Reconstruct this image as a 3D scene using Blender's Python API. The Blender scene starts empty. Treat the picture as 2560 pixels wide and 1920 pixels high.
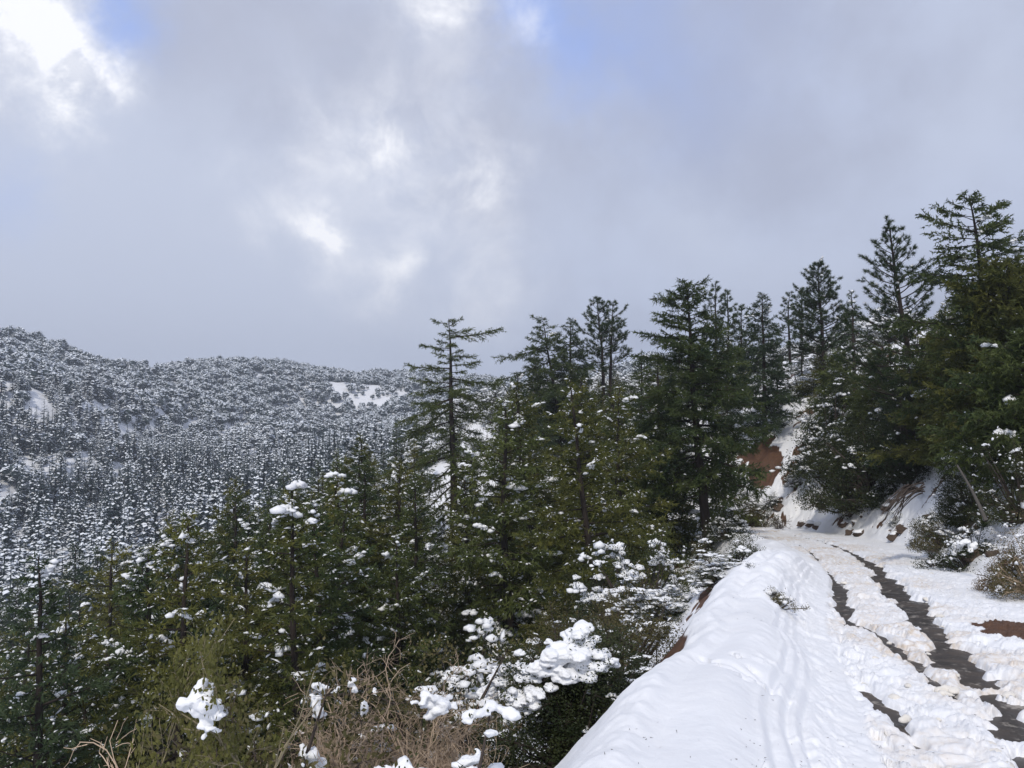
import bpy, math, random
import numpy as np
R = math.radians
scn = bpy.context.scene
C = scn.collection
# ------------------------------------------------------------------ camera
F, CX, CY = 775.0, 512.0, 384.0
HOR = 430.0
PITCH = math.atan((HOR - CY) / F)
cam_d = bpy.data.cameras.new('camera'); cam = bpy.data.objects.new('camera', cam_d); C.objects.link(cam)
cam.location = (0, 0, 0); cam.rotation_euler = (R(90) + PITCH, 0, 0)
cam_d.sensor_width = 36; cam_d.lens = F / 1024 * 36; cam_d.clip_start = 0.1; cam_d.clip_end = 6000
scn.camera = cam
def ray(px, py):
    cx, cy = (px - CX) / F, (CY - py) / F
    c, s = math.cos(PITCH), math.sin(PITCH)
    return np.array([cx, c - cy * s, s + cy * c])
def P(px, py, D):
    r = ray(px, py); return r * (D / r[1])
def RP(px, py):                 # point on the road plane
    r = ray(px, py); t = -2.6 / (r[2] + .08 * r[1]); return r * t
# ------------------------------------------------------------------ world
SUN_EL, SUN_AZ = 48, 197        # azimuth clockwise from +Y
w = bpy.data.worlds.new('World'); scn.world = w; w.use_nodes = True
nt = w.node_tree; nt.nodes.clear()
def N(t, **k):
    n = nt.nodes.new(t)
    for a, b in k.items(): setattr(n, a, b)
    return n
def L(a, b): nt.links.new(a, b)
def mth(op, a, b=None, c=None, clamp=False):
    n = N('ShaderNodeMath', operation=op); n.use_clamp = clamp
    for i, v in enumerate((a, b, c)):
        if v is None: continue
        if isinstance(v, (int, float)): n.inputs[i].default_value = v
        else: L(v, n.inputs[i])
    return n.outputs[0]
def mixc(f, a, b):
    n = N('ShaderNodeMix', data_type='RGBA')
    for i, v in ((0, f), (6, a), (7, b)):
        if isinstance(v, (int, float)): n.inputs[i].default_value = v
        elif isinstance(v, tuple): n.inputs[i].default_value = (*v, 1)
        else: L(v, n.inputs[i])
    return n.outputs[2]
sky = N('ShaderNodeTexSky', sky_type='NISHITA'); sky.sun_disc = False
sky.sun_elevation = R(SUN_EL); sky.sun_rotation = R(SUN_AZ)
tc = N('ShaderNodeTexCoord')
sep = N('ShaderNodeSeparateXYZ'); L(tc.outputs['Generated'], sep.inputs[0])
den = mth('ADD', mth('MAXIMUM', sep.outputs[2], 0.0), 0.22)
cmb = N('ShaderNodeCombineXYZ'); L(mth('DIVIDE', sep.outputs[0], den), cmb.inputs[0]); L(mth('DIVIDE', sep.outputs[1], den), cmb.inputs[1])
def noise(vec, scale, detail=5, rough=.5, off=0, dist=0):
    n = N('ShaderNodeTexNoise'); n.inputs['Scale'].default_value = scale; n.inputs['Detail'].default_value = detail
    n.inputs['Roughness'].default_value = rough; n.inputs['Distortion'].default_value = dist
    m = N('ShaderNodeVectorMath', operation='ADD'); L(vec, m.inputs[0]); m.inputs[1].default_value = (off, off * .7, off * 1.3)
    L(m.outputs[0], n.inputs['Vector']); return n
dirv = tc.outputs['Generated']
nA = noise(cmb.outputs[0], .55, 4, .5, 3.1)
nB = noise(dirv, 3.2, 5, .52, 7.7, .3)
nC = noise(dirv, 9.0, 6, .6, 1.7)
cl = mth('ADD', mth('MULTIPLY', nA.outputs[0], .36), mth('ADD', mth('MULTIPLY', nB.outputs[0], .38), mth('MULTIPLY', nC.outputs[0], .26)))
mr = N('ShaderNodeMapRange'); mr.interpolation_type = 'SMOOTHSTEP'; L(cl, mr.inputs[0])
mr.inputs[1].default_value = .40; mr.inputs[2].default_value = .61
GREY = (.355, .388, .50); LAV = (.455, .51, .655)
base = mixc(mr.outputs[0], GREY, LAV)
# distorted direction for the openings and bright tops
dv = N('ShaderNodeVectorMath', operation='SUBTRACT'); L(noise(dirv, 5.5, 6, .62, 11.).outputs[1], dv.inputs[0]); dv.inputs[1].default_value = (.5, .5, .5)
ds = N('ShaderNodeVectorMath', operation='SCALE'); L(dv.outputs[0], ds.inputs[0]); ds.inputs[3].default_value = .24
dd = N('ShaderNodeVectorMath', operation='ADD'); L(dirv, dd.inputs[0]); L(ds.outputs[0], dd.inputs[1])
def blobs(lst):
    tot = None
    for px, py, rad, amp in lst:
        v = ray(px, py); v = v / np.linalg.norm(v)
        n = N('ShaderNodeVectorMath', operation='DISTANCE'); L(dd.outputs[0], n.inputs[0]); n.inputs[1].default_value = tuple(v)
        q = mth('MULTIPLY', n.outputs['Value'], F / rad)
        e = mth('POWER', 2.718, mth('MULTIPLY', mth('MULTIPLY', q, q), -1.0))
        e = mth('MULTIPLY', e, amp)
        tot = e if tot is None else mth('ADD', tot, e)
    return tot
darkf = blobs([(230, 60, 75, .55), (330, 45, 60, .4), (500, 110, 55, .3), (170, 170, 80, .4), (560, 190, 70, .35), (840, 130, 110, .25), (360, 235, 45, .3), (480, 240, 45, .2)])
base = mixc(mth('MINIMUM', mth('MULTIPLY', darkf, .85), .8), base, (.345, .362, .45))
lite = blobs([(700, 230, 45, .5), (760, 300, 60, .35), (1000, 60, 60, .35), (430, 320, 130, .6), (200, 335, 170, 1.0), (40, 290, 150, .8), (30, 200, 70, .4), (330, 60, 70, .25), (640, 250, 80, .25), (860, 300, 130, .3), (1010, 130, 60, .3)])
base = mixc(mth('MINIMUM', lite, .9), base, (.475, .52, .64))
blue = blobs([(135, 12, 36, .8), (105, 42, 14, .8), (500, 8, 40, .75), (560, 10, 50, .55), (640, 18, 60, .28), (700, 70, 90, .16), (20, 195, 35, .22), (560, 75, 40, .22)])
skyv = N('ShaderNodeVectorMath', operation='SCALE'); L(sky.outputs[0], skyv.inputs[0]); skyv.inputs[3].default_value = .115
skyc = mixc(.72, skyv.outputs[0], (.29, .42, .86))
base = mixc(mth('MINIMUM', blue, .8), base, skyc)
bright = blobs([(25, 48, 40, 1.3), (72, 58, 36, 1.1), (55, 88, 24, .9), (100, 75, 22, .6), (15, 10, 16, .5), (390, 8, 34, .6), (430, 3, 30, .6), (512, 22, 30, .55), (378, 150, 26, .75), (365, 140, 60, .38), (300, 150, 34, .42),
    (302, 240, 24, .62), (318, 250, 18, .4), (268, 225, 42, .34), (480, 188, 30, .62), (440, 178, 42, .4), (398, 272, 26, .6), (455, 95, 40, .25), (350, 285, 36, .3), (500, 265, 40, .3), (400, 215, 60, .26), (495, 310, 40, .25)])
nm = N('ShaderNodeMapRange'); L(noise(dirv, 9, 8, .62, 5.5, .4).outputs[0], nm.inputs[0])
for i_, v_ in ((1, .36), (2, .62), (3, .25), (4, 1.3)): nm.inputs[i_].default_value = v_
nw = nm.outputs[0]
base = mixc(mth('MINIMUM', mth('MULTIPLY', bright, nw), 1.0), base, (.83, .84, .885))
bg = N('ShaderNodeBackground'); bg.inputs[1].default_value = .1
sc10 = N('ShaderNodeVectorMath', operation='SCALE'); L(base, sc10.inputs[0]); sc10.inputs[3].default_value = 12.0
L(sc10.outputs[0], bg.inputs[0])
wo = N('ShaderNodeOutputWorld'); L(bg.outputs[0], wo.inputs[0])
sd = bpy.data.lights.new('sun', 'SUN'); sd.energy = 2.1; sd.angle = R(5); sd.color = (1, .93, .82)
sun = bpy.data.objects.new('sun', sd); C.objects.link(sun)
sun.rotation_euler = (R(90 - SUN_EL), 0, R(180 - SUN_AZ))
scn.view_settings.view_transform = 'Standard'; scn.view_settings.look = 'None'
scn.view_settings.exposure = 0.10; scn.view_settings.gamma = 1
scn.render.engine = 'CYCLES'
scn.cycles.max_bounces = 5; scn.cycles.diffuse_bounces = 3; scn.cycles.glossy_bounces = 2; scn.cycles.transparent_max_bounces = 4
# ------------------------------------------------------------------ numpy noise
rng0 = np.random.default_rng(5)
PERM = rng0.permutation(256); PERM = np.concatenate([PERM, PERM]); VAL = rng0.random(512)
def vn(x, y, seed=0):
    x = np.asarray(x, float) + seed * 17.3; y = np.asarray(y, float) + seed * 9.1
    xi = np.floor(x).astype(int); yi = np.floor(y).astype(int); fx = x - xi; fy = y - yi
    fx = fx * fx * (3 - 2 * fx); fy = fy * fy * (3 - 2 * fy)
    def h(a, b): return VAL[PERM[(a & 255)] + (b & 255) & 511]
    def h(a, b): return VAL[PERM[(PERM[a & 255] + b) & 255]]
    return (h(xi, yi) * (1 - fx) + h(xi + 1, yi) * fx) * (1 - fy) + (h(xi, yi + 1) * (1 - fx) + h(xi + 1, yi + 1) * fx) * fy
def fbm(x, y, o=4, seed=0, g=.5):
    t = 0; a = 1; s = 0; f = 1
    for i in range(o):
        t = t + a * vn(x * f, y * f, seed + i); s += a; a *= g; f *= 2.03
    return t / s - .5
def worley(x, y, seed=0):
    x = np.asarray(x, float) + seed * 3.7; y = np.asarray(y, float) + seed * 5.3
    xi = np.floor(x).astype(int); yi = np.floor(y).astype(int); best = np.full(x.shape, 9.)
    for dx in (-1, 0, 1):
        for dy in (-1, 0, 1):
            a = xi + dx; b = yi + dy
            h = PERM[(PERM[a & 255] + b) & 255]
            qx = a + VAL[h]; qy = b + VAL[h + 200]
            best = np.minimum(best, (qx - x) ** 2 + (qy - y) ** 2)
    return np.sqrt(best)
def sst(a, b, x):
    t = np.clip((x - a) / (b - a), 0, 1); return t * t * (3 - 2 * t)
# ------------------------------------------------------------------ road tracks, world space
TR = np.array([RP(*p) for p in [(1014, 726), (986, 692), (959, 666), (940, 646), (921, 620), (899, 597), (881, 575), (866, 562), (853, 554), (834, 546), (814, 540), (791, 535), (769, 532), (745, 529)]])[:, :2]
ext0 = TR[0] + (TR[0] - TR[3]) * 1.0
TR = np.vstack([ext0 + (ext0 - TR[0]) * 2.2, ext0, TR])
TR = np.vstack([TR, [(12.5, 61), (6, 66.5), (-4, 71), (-17, 77), (-32, 90), (-46, 112)]])
TL = np.array([RP(*p) for p in [(875, 752), (856, 735), (851, 711), (847, 683), (838, 657), (842, 635), (847, 618), (841, 606), (840, 594), (834, 581), (827, 570), (810, 552), (799, 545), (785, 541), (773, 538)]])[:, :2]
TM = np.array([RP(*p) for p in [(858, 625), (880, 637), (903, 656), (914, 664), (934, 683), (955, 700)]])[:, :2]
TM2 = np.array([RP(*p) for p in [(866, 692), (873, 699), (890, 714), (901, 725), (912, 742), (923, 755)]])[:, :2]
TX = [np.array([RP(*p) for p in q])[:, :2] for q in ([(838, 598), (862, 600), (885, 606)], [(955, 643), (985, 646), (1024, 655)], [(975, 682), (1000, 680), (1030, 684)], [(838, 588), (845, 620), (858, 628)])]
def pdist(x, y, PL):
    best = np.full(x.shape, 1e9); sg = np.zeros(x.shape)
    for a, b in zip(PL[:-1], PL[1:]):
        d = b - a; l2 = d @ d
        t = np.clip(((x - a[0]) * d[0] + (y - a[1]) * d[1]) / l2, 0, 1)
        ex = x - a[0] - t * d[0]; ey = y - a[1] - t * d[1]; q = ex * ex + ey * ey
        m = q < best; best = np.where(m, q, best)
        cr = (x - a[0]) * d[1] - (y - a[1]) * d[0]
        sg = np.where(m, np.sign(cr), sg)
    return np.sqrt(best) * sg          # + = right of travel
def Rz(y): return -2.6 - .08 * np.minimum(y, 60)
bx1 = np.array([(-8, -3.6), (0, -.9), (4.1, .25), (5.2, .65), (7.9, 1.5), (9.3, 2.1), (11.1, 2.86), (13.6, 3.9), (17.7, 5.2), (20.6, 6.5), (24, 8.0), (30, 10.2), (40, 12.4), (60, 12.4)])
bx0 = np.array([(-8, -.6), (0, 1.9), (7.3, 3.35), (10.3, 4.35), (13.3, 5.3), (16, 6.35), (19, 7.6), (23, 9.3), (27, 10.6), (33, 12.2), (40, 13.6), (60, 13.6)])
# ------------------------------------------------------------------ hill control points (thin plate)
cp = []
for D in (-8, 0, 6, 13, 20, 30, 40):
    x1 = np.interp(D, bx1[:, 0], bx1[:, 1]); sl = np.interp(D, [20, 30, 40], [.6, .5, .36])
    for ww in (3, 8, 15, 26):
        dr0 = .75 * min(ww, 2) + .3 * min(max(ww - 2, 0), 6) + .85 * max(ww - 8, 0); dr1 = .85 * min(ww, 4) + sl * max(ww - 4, 0); kk = min(1, max(0, (D - 11) / 9)); cp.append((x1 - ww, D, -1.9 - .08 * D - dr0 * (1 - kk) - dr1 * kk))
cp += [(12, -5, 2), (18, -5, 7), (13, 8, 0), (20, 8, 6), (15.5, 20, -1.6), (21, 20, 3), (30, 20, 9), (18, 30, -1.5), (23, 30, 2), (31, 30, 7), (22, 45, -3.5), (27, 45, -.5), (34, 45, 4), (44, 45, 9),
       (20, 60, -2.5), (24, 61, 0), (33, 60, 4), (42, 62, 8), (15, 68, -2.5), (8, 73, -3.5), (0, 80, -4), (-15, 85, -8), (8, 90, 1), (25, 80, 4), (-4.6, 62, -11), (5, 56, -9.6), (-12, 62, -14), (-20, 70, -20),
       (-4, 118, 3.5), (12, 112, 5), (22, 100, 6), (28, 90, 6), (38, 80, 9), (-11, 110, 0), (-16, 106, -5.5), (-23, 102, -11), (-34, 100, -17), (-52, 112, -27)]
for px, D, z in [(50, 60, -32), (-100, 60, -42), (50, 120, -36), (-200, 120, -44), (50, 200, -32), (-200, 200, -30), (50, 300, -16), (20, 400, 29), (85, 450, 23), (120, 560, 42), (170, 620, 42), (220, 700, 54),
                 (260, 800, 68), (300, 820, 66), (350, 850, 58), (385, 850, 60), (430, 860, 55), (520, 860, 45), (700, 860, 50), (150, 300, -18), (150, 450, 4), (250, 250, -22), (300, 400, -12), (300, 600, 12),
                 (350, 700, 29), (400, 720, 30), (430, 400, -6), (430, 250, -12), (200, 120, -30), (300, 120, -23), (300, 170, -25), (400, 170, -17), (500, 200, -5), (700, 200, 6), (1000, 150, 18),
                 (1000, 400, 25), (1100, 850, 45), (-200, 400, 42), (-200, 800, 75), (0, 1200, 10), (300, 1200, 10), (700, 1200, 10), (1100, 1200, 10), (-200, 1300, 10), (60, 800, 40)]:
    cp.append(((px - 512) / F * D, D, z))
cp = np.array(cp, float)
def wc(x, y):
    y = np.maximum(y, -12); return 3.2 * x / (y + 16), np.log(y + 16) * 1.6
ca, cb = wc(cp[:, 0], cp[:, 1]); n = len(cp)
def ph(d2): return .5 * d2 * np.log(d2 + 1e-9)
K = ph((ca[:, None] - ca) ** 2 + (cb[:, None] - cb) ** 2) + np.eye(n) * .004
A = np.zeros((n + 3, n + 3)); A[:n, :n] = K; A[:n, n] = 1; A[:n, n + 1] = ca; A[:n, n + 2] = cb; A[n:, :n] = A[:n, n:].T
sol = np.linalg.solve(A, np.concatenate([cp[:, 2], np.zeros(3)]))
def tps(x, y):
    sh = np.shape(x); x = np.ravel(x); y = np.ravel(y); a, b = wc(x, y); z = sol[n] + sol[n + 1] * a + sol[n + 2] * b
    for i in range(n): z = z + sol[i] * ph((a - ca[i]) ** 2 + (b - cb[i]) ** 2)
    return z.reshape(sh)
def bare_line(x, y, PL, hw, nseed, thr=0.0):
    d = np.abs(pdist(x, y, PL)); nn = fbm(x * 1.7, y * 1.7, 3, nseed) * 2
    fine = fbm(x * 4, y * 3, 3, nseed + 3, .55) * 2
    return sst(-.26, .03, hw * (1 + 1.2 * nn) + .12 * fine - thr - d)
def ground(x, y, full=False):
    x = np.asarray(x, float); y = np.asarray(y, float)
    s = pdist(x, y, TR); road = Rz(y); hill = tps(x, y)
    far = sst(60, 200, y)
    hill = hill + fbm(x * .024, y * .012, 4, 4) * 38 * sst(170, 420, y) * (1 - .55 * sst(600, 800, y)) - 5 * np.exp(-((x + 150 - (y - 330) * .25) / 9) ** 2) * sst(200, 250, y) * sst(520, 430, y) + fbm(x * .25, y * .25, 3, 8) * 1.2 * sst(3, 8, np.abs(s)) + fbm(x * 1.1, y * 1.1, 3, 9) * .35
    edge = 2.9 + fbm(y * .35, x * .05, 3, 12) * 1.6
    # cut bank right
    up = np.maximum(s - edge, 0)
    zr = road + .06 + np.minimum(up * 1.0, 4.5) + np.minimum(up, 1.5) * fbm(x * 1.3, y * 1.3, 4, 13) * .9
    zr = zr * (1 - sst(3, 8, up)) + hill * sst(3, 8, up)
    # left side, beyond the bank
    x1 = np.interp(y, bx1[:, 0], bx1[:, 1]); x0 = np.interp(y, bx0[:, 0], bx0[:, 1])
    x1 = x1 + fbm(y * .8, y * 0 + 3, 3, 21) * .55 * sst(8, 11, y) + fbm(y * 2.5, y * 0 + 8, 2, 22) * .18 * sst(8, 11, y)
    t = (x0 - x) / (x0 - x1)
    z_r = fbm(x * .7, y * .5, 3, 27) * .5 * sst(12, 16, y); hb = z_r * sst(-.05, .5, t) + np.interp(y, [-8, 8, 11, 14, 16.5, 19, 21.5, 24, 28, 60], [.75, .74, .72, .8, 1.0, 1.15, 1.05, .75, .22, .12])
    prof = np.where(t < 1, sst(-.05, .75, t) - .10 * sst(.7, 1.0, t), .9)
    ww = np.maximum(x1 - x, 0) * .94
    fall = np.where(ww < .5, ww * ww * 1.3, .325 + (ww - .5) * 1.15)
    fall = np.where(ww > 1.9, .325 + 1.61 + (ww - 1.9) * .4, fall)
    zl = road + hb * prof - fall
    bl = sst(2, 7, ww)
    zl = zl * (1 - bl) + hill * bl
    lump = fbm(x * .9, y * .9, 3, 25) * .22 * sst(11, 15, y)
    zl = zl + (fbm(x * .5, y * .5, 3, 31) * .16 + lump) * sst(.05, .4, t)
    dn = np.maximum(-s - 3.2, 0)
    zl2 = (road + .1 - dn * .6) * (1 - sst(2, 7, dn)) + hill * sst(2, 7, dn)
    kb = sst(44, 52, y); zl = zl * (1 - kb) + zl2 * kb; endf = 1 - sst(6, -2, x) * sst(55, 62, y); zl = zl * endf + hill * (1 - endf); zr = zr * endf + hill * (1 - endf)
    z = np.where(s > 0, zr, zl)
    # the snowy road itself, in the corridor
    inroad = (1 - sst(-.1, .25, s - edge)) * sst(-.02, .12, np.where(y < 48, x - x0, s + 3.0)) * endf
    z = z * (1 - inroad) + road * inroad
    if not full: return z, s
    zone = np.where((t > -.02) & (ww < .35) & (y < 27) & (s < 0), 1, 0)
    # snow cover on the road
    lumps = .5 - np.minimum(worley(x * 3.0, y * 2.2, 3), .9)
    lump2 = .5 - np.minimum(worley(x * 7.5, y * 6, 9), .9)
    rough = sst(3.2, .9, s) * .85 + .15
    wx = x + fbm(x * 2, y * 2, 3, 43) * .5; wy = y + fbm(x * 2, y * 2, 3, 46) * .5; lumps = .5 - np.minimum(worley(wx * 3.2, wy * 2.3, 3), .9); lump2 = .5 - np.minimum(worley(wx * 9, wy * 7, 9), .9)
    depth = .075 + fbm(x * .9, y * .9, 3, 41) * .10 + rough * (lumps * .085 + lump2 * .06 + fbm(wx * 6, wy * 5, 5, 42, .6) * .13)
    for cxp, cyp, rr, am in [(905, 590 + 45, .5, .05), (880, 605, .4, .06)]:
        c = RP(cxp, cyp); depth = depth + am * np.exp(-((x - c[0]) ** 2 + (y - c[1]) ** 2) / rr ** 2)
    hwR = .30
    b = bare_line(x, y, TR, .30 - .16 * sst(22, 33, y), 51) * (y < 60)
    slush = sst(.02, .18, fbm(x * 3, y * 3, 4, 66)) * sst(11.5, 9.5, y) * .6
    b = b * (1 - slush)
    fL = sst(13.5, 16, y)
    patch = np.exp(-((y - 21.5) / 2.6) ** 2); b = np.maximum(b, bare_line(x, y, TL, -.02 + .19 * patch + .03 * sst(26, 32, y), 52, .05 * (1 - fL)) * 1.0)
    b = np.maximum(b, bare_line(x, y, TM, .055, 53, .01)); b = np.maximum(b, bare_line(x, y, TM2, .045, 54, .01))
    for i, q in enumerate(TX): b = np.maximum(b, bare_line(x, y, q, (.16, .06, .05, .14)[i], 55 + i, .02))
    spots = np.maximum(sst(.16, .21, fbm(x * 2.0, y * 1.2, 4, 71)), sst(.12, .17, fbm(x * 5.0, y * 2.4, 4, 74)) * sst(-.5, -1.5, s)) * sst(1.5, .5, s) * sst(30, 18, y) * sst(-2.6, -1.7, s) * .8
    b = np.maximum(b, spots * .9)
    cm = RP(1012, 636); mud = sst(1.25, .8, np.sqrt(((x - cm[0] - .5) / 1.05) ** 2 + ((y - cm[1]) / .8) ** 2) + fbm(x * 2, y * 2, 3, 77))
    depth = np.maximum(depth, .0) * (1 - b ** 2.2) - .05 * sst(.55, .9, b)
    z = z + inroad * np.maximum(depth, -.04)
    z = z + inroad * mud * (.02 + fbm(x * 9, y * 9, 3, 78) * .05)
    # bank: ski and sledge tracks, wind ripples
    onb = sst(0, .25, t) * (1 - sst(.9, 1.05, t)) * (y < 27)
    tt = t + fbm(y * .35, y * 0, 2, 81) * .12
    for c0 in (.30, .38, .47): z = z - onb * .055 * sst(-.25, .15, fbm(x * 1.1, y * .6, 3, 84 + int(c0 * 10))) * np.exp(-((tt - c0) / .022) ** 2) + onb * .025 * np.exp(-((tt - c0 - .035) / .02) ** 2)
    rip = fbm(x * 3 + y * 1.2, y * .9 - x * .6, 4, 83)
    z = z + onb * (rip * .07 * sst(.85, .35, t) + (np.maximum(lump2 + .15, 0) * .10 + np.maximum(lumps + .1, 0) * .08) * sst(.36, .05, t) + np.maximum(fbm(x * 4, y * 4, 4, 85) - .06, 0) * .22 * sst(.75, .4, t) * (fbm(x * .8, y * .8, 2, 86) > -.02)) + onb * (fbm(x * 2.2, y * 2.2, 4, 88) * .16 * sst(12, 15, y) + fbm(x * 7, y * 7, 4, 89) * .012)
    for (fa, fb2) in [((812, 1000), 1)]: pass
    # prints crossing the bank
    for qa, qb in [((690, 652), (745, 690)), ((700, 647), (765, 682)), ((735, 668), (775, 700))]:
        pa = P(*qa, 9.2); pb = P(*qb, 8.2); d = np.abs(pdist(x, y, np.array([pa[:2], pb[:2]])))
        z = z - onb * .04 * np.exp(-(d / .06) ** 2) * (fbm(x * 6, y * 6, 2, 90) > -.1)
    # bare earth
    soil = np.zeros_like(x)
    f1 = fbm(x * .55, y * .55, 3, 91) * 2; f2 = fbm(x * 3.5, y * 3.5, 3, 92) * 2
    soil = np.maximum(soil, sst(.0, .16, .12 + f1 * .8 + f2 * .45 - np.abs(up - .55) * .9) * (up > .02) * (y > 14) * (y < 62))
    sc_ = np.sqrt(((x - 20.6) / 1.3) ** 2 + ((y - 63.2) / 1.9) ** 2); soil = np.maximum(soil, sst(1.15, .85, sc_ + f2 * .15 + f1 * .3))
    soil = np.maximum(soil, sst(.0, .15, .42 - np.abs(ww - .75) + f2 * .12) * (y > 8.9) * (y < 13.0) * (s < 0))
    soil = np.maximum(soil, sst(.0, .15, .25 - np.abs(ww - .7) + f2 * .25) * (y > 15) * (y < 22) * (s < 0))
    soil = np.maximum(soil, mud * inroad)
    hillm = sst(.10, .2, fbm(x * .8, y * .8, 4, 93)) * (1 - inroad) * (1 - onb) * sst(3, 6, np.abs(s)) * sst(200, 60, y)
    soil = np.maximum(soil, hillm * .9)
    offr = (1 - inroad) * (1 - onb)
    z = z + offr * (1 - soil) * .10 * sst(90, 50, y) + offr * fbm(x * 4, y * 4, 3, 95) * .08 * sst(80, 50, y)
    dirt = inroad * sst(2.0, .2, s) * (.45 + .55 * sst(9, 12, y)) * sst(.0, .30, fbm(x * .8, y * .8, 4, 96) + .11 + .10 * np.exp(-(np.abs(pdist(x, y, TM)) / .5) ** 2))
    dirt = np.maximum(dirt, .5 * inroad * np.exp(-((s + .95) / .45) ** 2) * sst(12, 16, y))
    dirt = np.maximum(dirt, sst(.5, .95, soil + 0) * 0)
    zone = np.where(inroad > .5, 2, zone)
    zone = np.where((zone == 0) & (s > 0) & (up < 7) & (y < 75), 3, zone)
    zone = np.where((zone == 0) & (y > 230), 4, zone)
    return z, s, soil, dirt, zone
def gz(x, y): return float(ground(np.array([x]), np.array([y]))[0][0])
# ------------------------------------------------------------------ materials
def mat(name):
    m = bpy.data.materials.new(name); m.use_nodes = True; t = m.node_tree
    return m, t, t.nodes['Principled BSDF']
def simple(name, col, rough=.8, var=.25, scale=6, bump=0, spec=.3):
    m, t, b = mat(name); g = t.nodes.new
    tcn = g('ShaderNodeTexCoord'); no = g('ShaderNodeTexNoise'); no.inputs['Scale'].default_value = scale; no.inputs['Detail'].default_value = 5
    t.links.new(tcn.outputs['Object'], no.inputs['Vector'])
    oi = g('ShaderNodeObjectInfo')
    ad = g('ShaderNodeMath'); ad.operation = 'MULTIPLY_ADD'; ad.inputs[1].default_value = .5; t.links.new(oi.outputs['Random'], ad.inputs[0])
    ad2 = g('ShaderNodeMath'); ad2.operation = 'MULTIPLY'; ad2.inputs[1].default_value = .8; t.links.new(no.outputs[0], ad2.inputs[0]); t.links.new(ad2.outputs[0], ad.inputs[2])
    mx = g('ShaderNodeMix'); mx.data_type = 'RGBA'; t.links.new(ad.outputs[0], mx.inputs[0])
    mx.inputs[6].default_value = (*[c * (1 - var) for c in col], 1); mx.inputs[7].default_value = (*[min(1, c * (1 + var)) for c in col], 1)
    t.links.new(mx.outputs[2], b.inputs['Base Color']); b.inputs['Roughness'].default_value = rough; b.inputs['Specular IOR Level'].default_value = spec
    if bump:
        bp = g('ShaderNodeBump'); bp.inputs['Strength'].default_value = bump; bp.inputs['Distance'].default_value = .03; t.links.new(no.outputs[0], bp.inputs['Height']); t.links.new(bp.outputs[0], b.inputs['Normal'])
    return m
def leafmat(name, ca_, cb_, scale=.9, trans=.32, rough=.55):
    m, t, b = mat(name); g = t.nodes.new
    tcn = g('ShaderNodeTexCoord'); no = g('ShaderNodeTexNoise'); no.inputs['Scale'].default_value = scale; no.inputs['Detail'].default_value = 4
    t.links.new(tcn.outputs['Object'], no.inputs['Vector']); oi = g('ShaderNodeObjectInfo')
    rp = g('ShaderNodeMapRange'); rp.inputs[1].default_value = .32; rp.inputs[2].default_value = .68; t.links.new(no.outputs[0], rp.inputs[0])
    ad = g('ShaderNodeMath'); ad.operation = 'MULTIPLY_ADD'; ad.use_clamp = True; ad.inputs[1].default_value = .6; t.links.new(rp.outputs[0], ad.inputs[0])
    a2 = g('ShaderNodeMath'); a2.operation = 'MULTIPLY'; a2.inputs[1].default_value = .4; t.links.new(oi.outputs['Random'], a2.inputs[0]); t.links.new(a2.outputs[0], ad.inputs[2])
    mx = g('ShaderNodeMix'); mx.data_type = 'RGBA'; t.links.new(ad.outputs[0], mx.inputs[0]); mx.inputs[6].default_value = (*ca_, 1); mx.inputs[7].default_value = (*cb_, 1)
    t.links.new(mx.outputs[2], b.inputs['Base Color']); b.inputs['Roughness'].default_value = rough; b.inputs['Specular IOR Level'].default_value = .25
    tr = g('ShaderNodeBsdfTranslucent'); t.links.new(mx.outputs[2], tr.inputs[0]); ms = g('ShaderNodeMixShader'); ms.inputs[0].default_value = trans
    t.links.new(b.outputs[0], ms.inputs[1]); t.links.new(tr.outputs[0], ms.inputs[2]); t.links.new(ms.outputs[0], t.nodes['Material Output'].inputs[0])
    return m
M = {}
M['bark'] = simple('bark', (.030, .023, .019), .95, .4, 9)
M['snow'] = simple('clean_snow', (.84, .855, .88), .6, .05, 12, .4)
M['farsnow'] = simple('frosted_snow', (.86, .90, .955), .7, .05, 12)
M['olive'] = leafmat('olive_needles', (.034, .054, .014), (.225, .215, .048))
M['green'] = leafmat('green_needles', (.024, .048, .018), (.140, .165, .044))
M['dark'] = leafmat('dark_needles', (.015, .034, .020), (.080, .112, .046))
M['farleaf'] = leafmat('frosted_needles', (.022, .042, .045), (.06, .09, .08), .3)
M['pine'] = leafmat('pine_needles', (.020, .042, .015), (.075, .105, .033))
M['oakleaf'] = leafmat('oak_leaves', (.06, .07, .018), (.185, .175, .05), 2.5)
M['shrubleaf'] = leafmat('shrub_leaves', (.018, .032, .014), (.072, .082, .028), 1.6)
M['sageleaf'] = leafmat('grey_green_leaves', (.055, .058, .022), (.15, .125, .05), 1.6)
M['rustleaf'] = leafmat('rusty_leaves', (.09, .05, .018), (.19, .12, .04), 1.6)
M['yucca'] = leafmat('yucca_leaves', (.05, .075, .025), (.13, .15, .06), 1.6)
M['twig'] = simple('tan_twigs', (.44, .34, .25), .9, .4, 4)
M['dtwig'] = simple('dark_twigs', (.06, .047, .040), .9, .4, 4)
M['sapwood'] = simple('sapling_bark', (.20, .17, .11), .9, .3, 6)
M['grey'] = simple('grey_dead_wood', (.085, .077, .07), .9, .3, 6)
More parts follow.
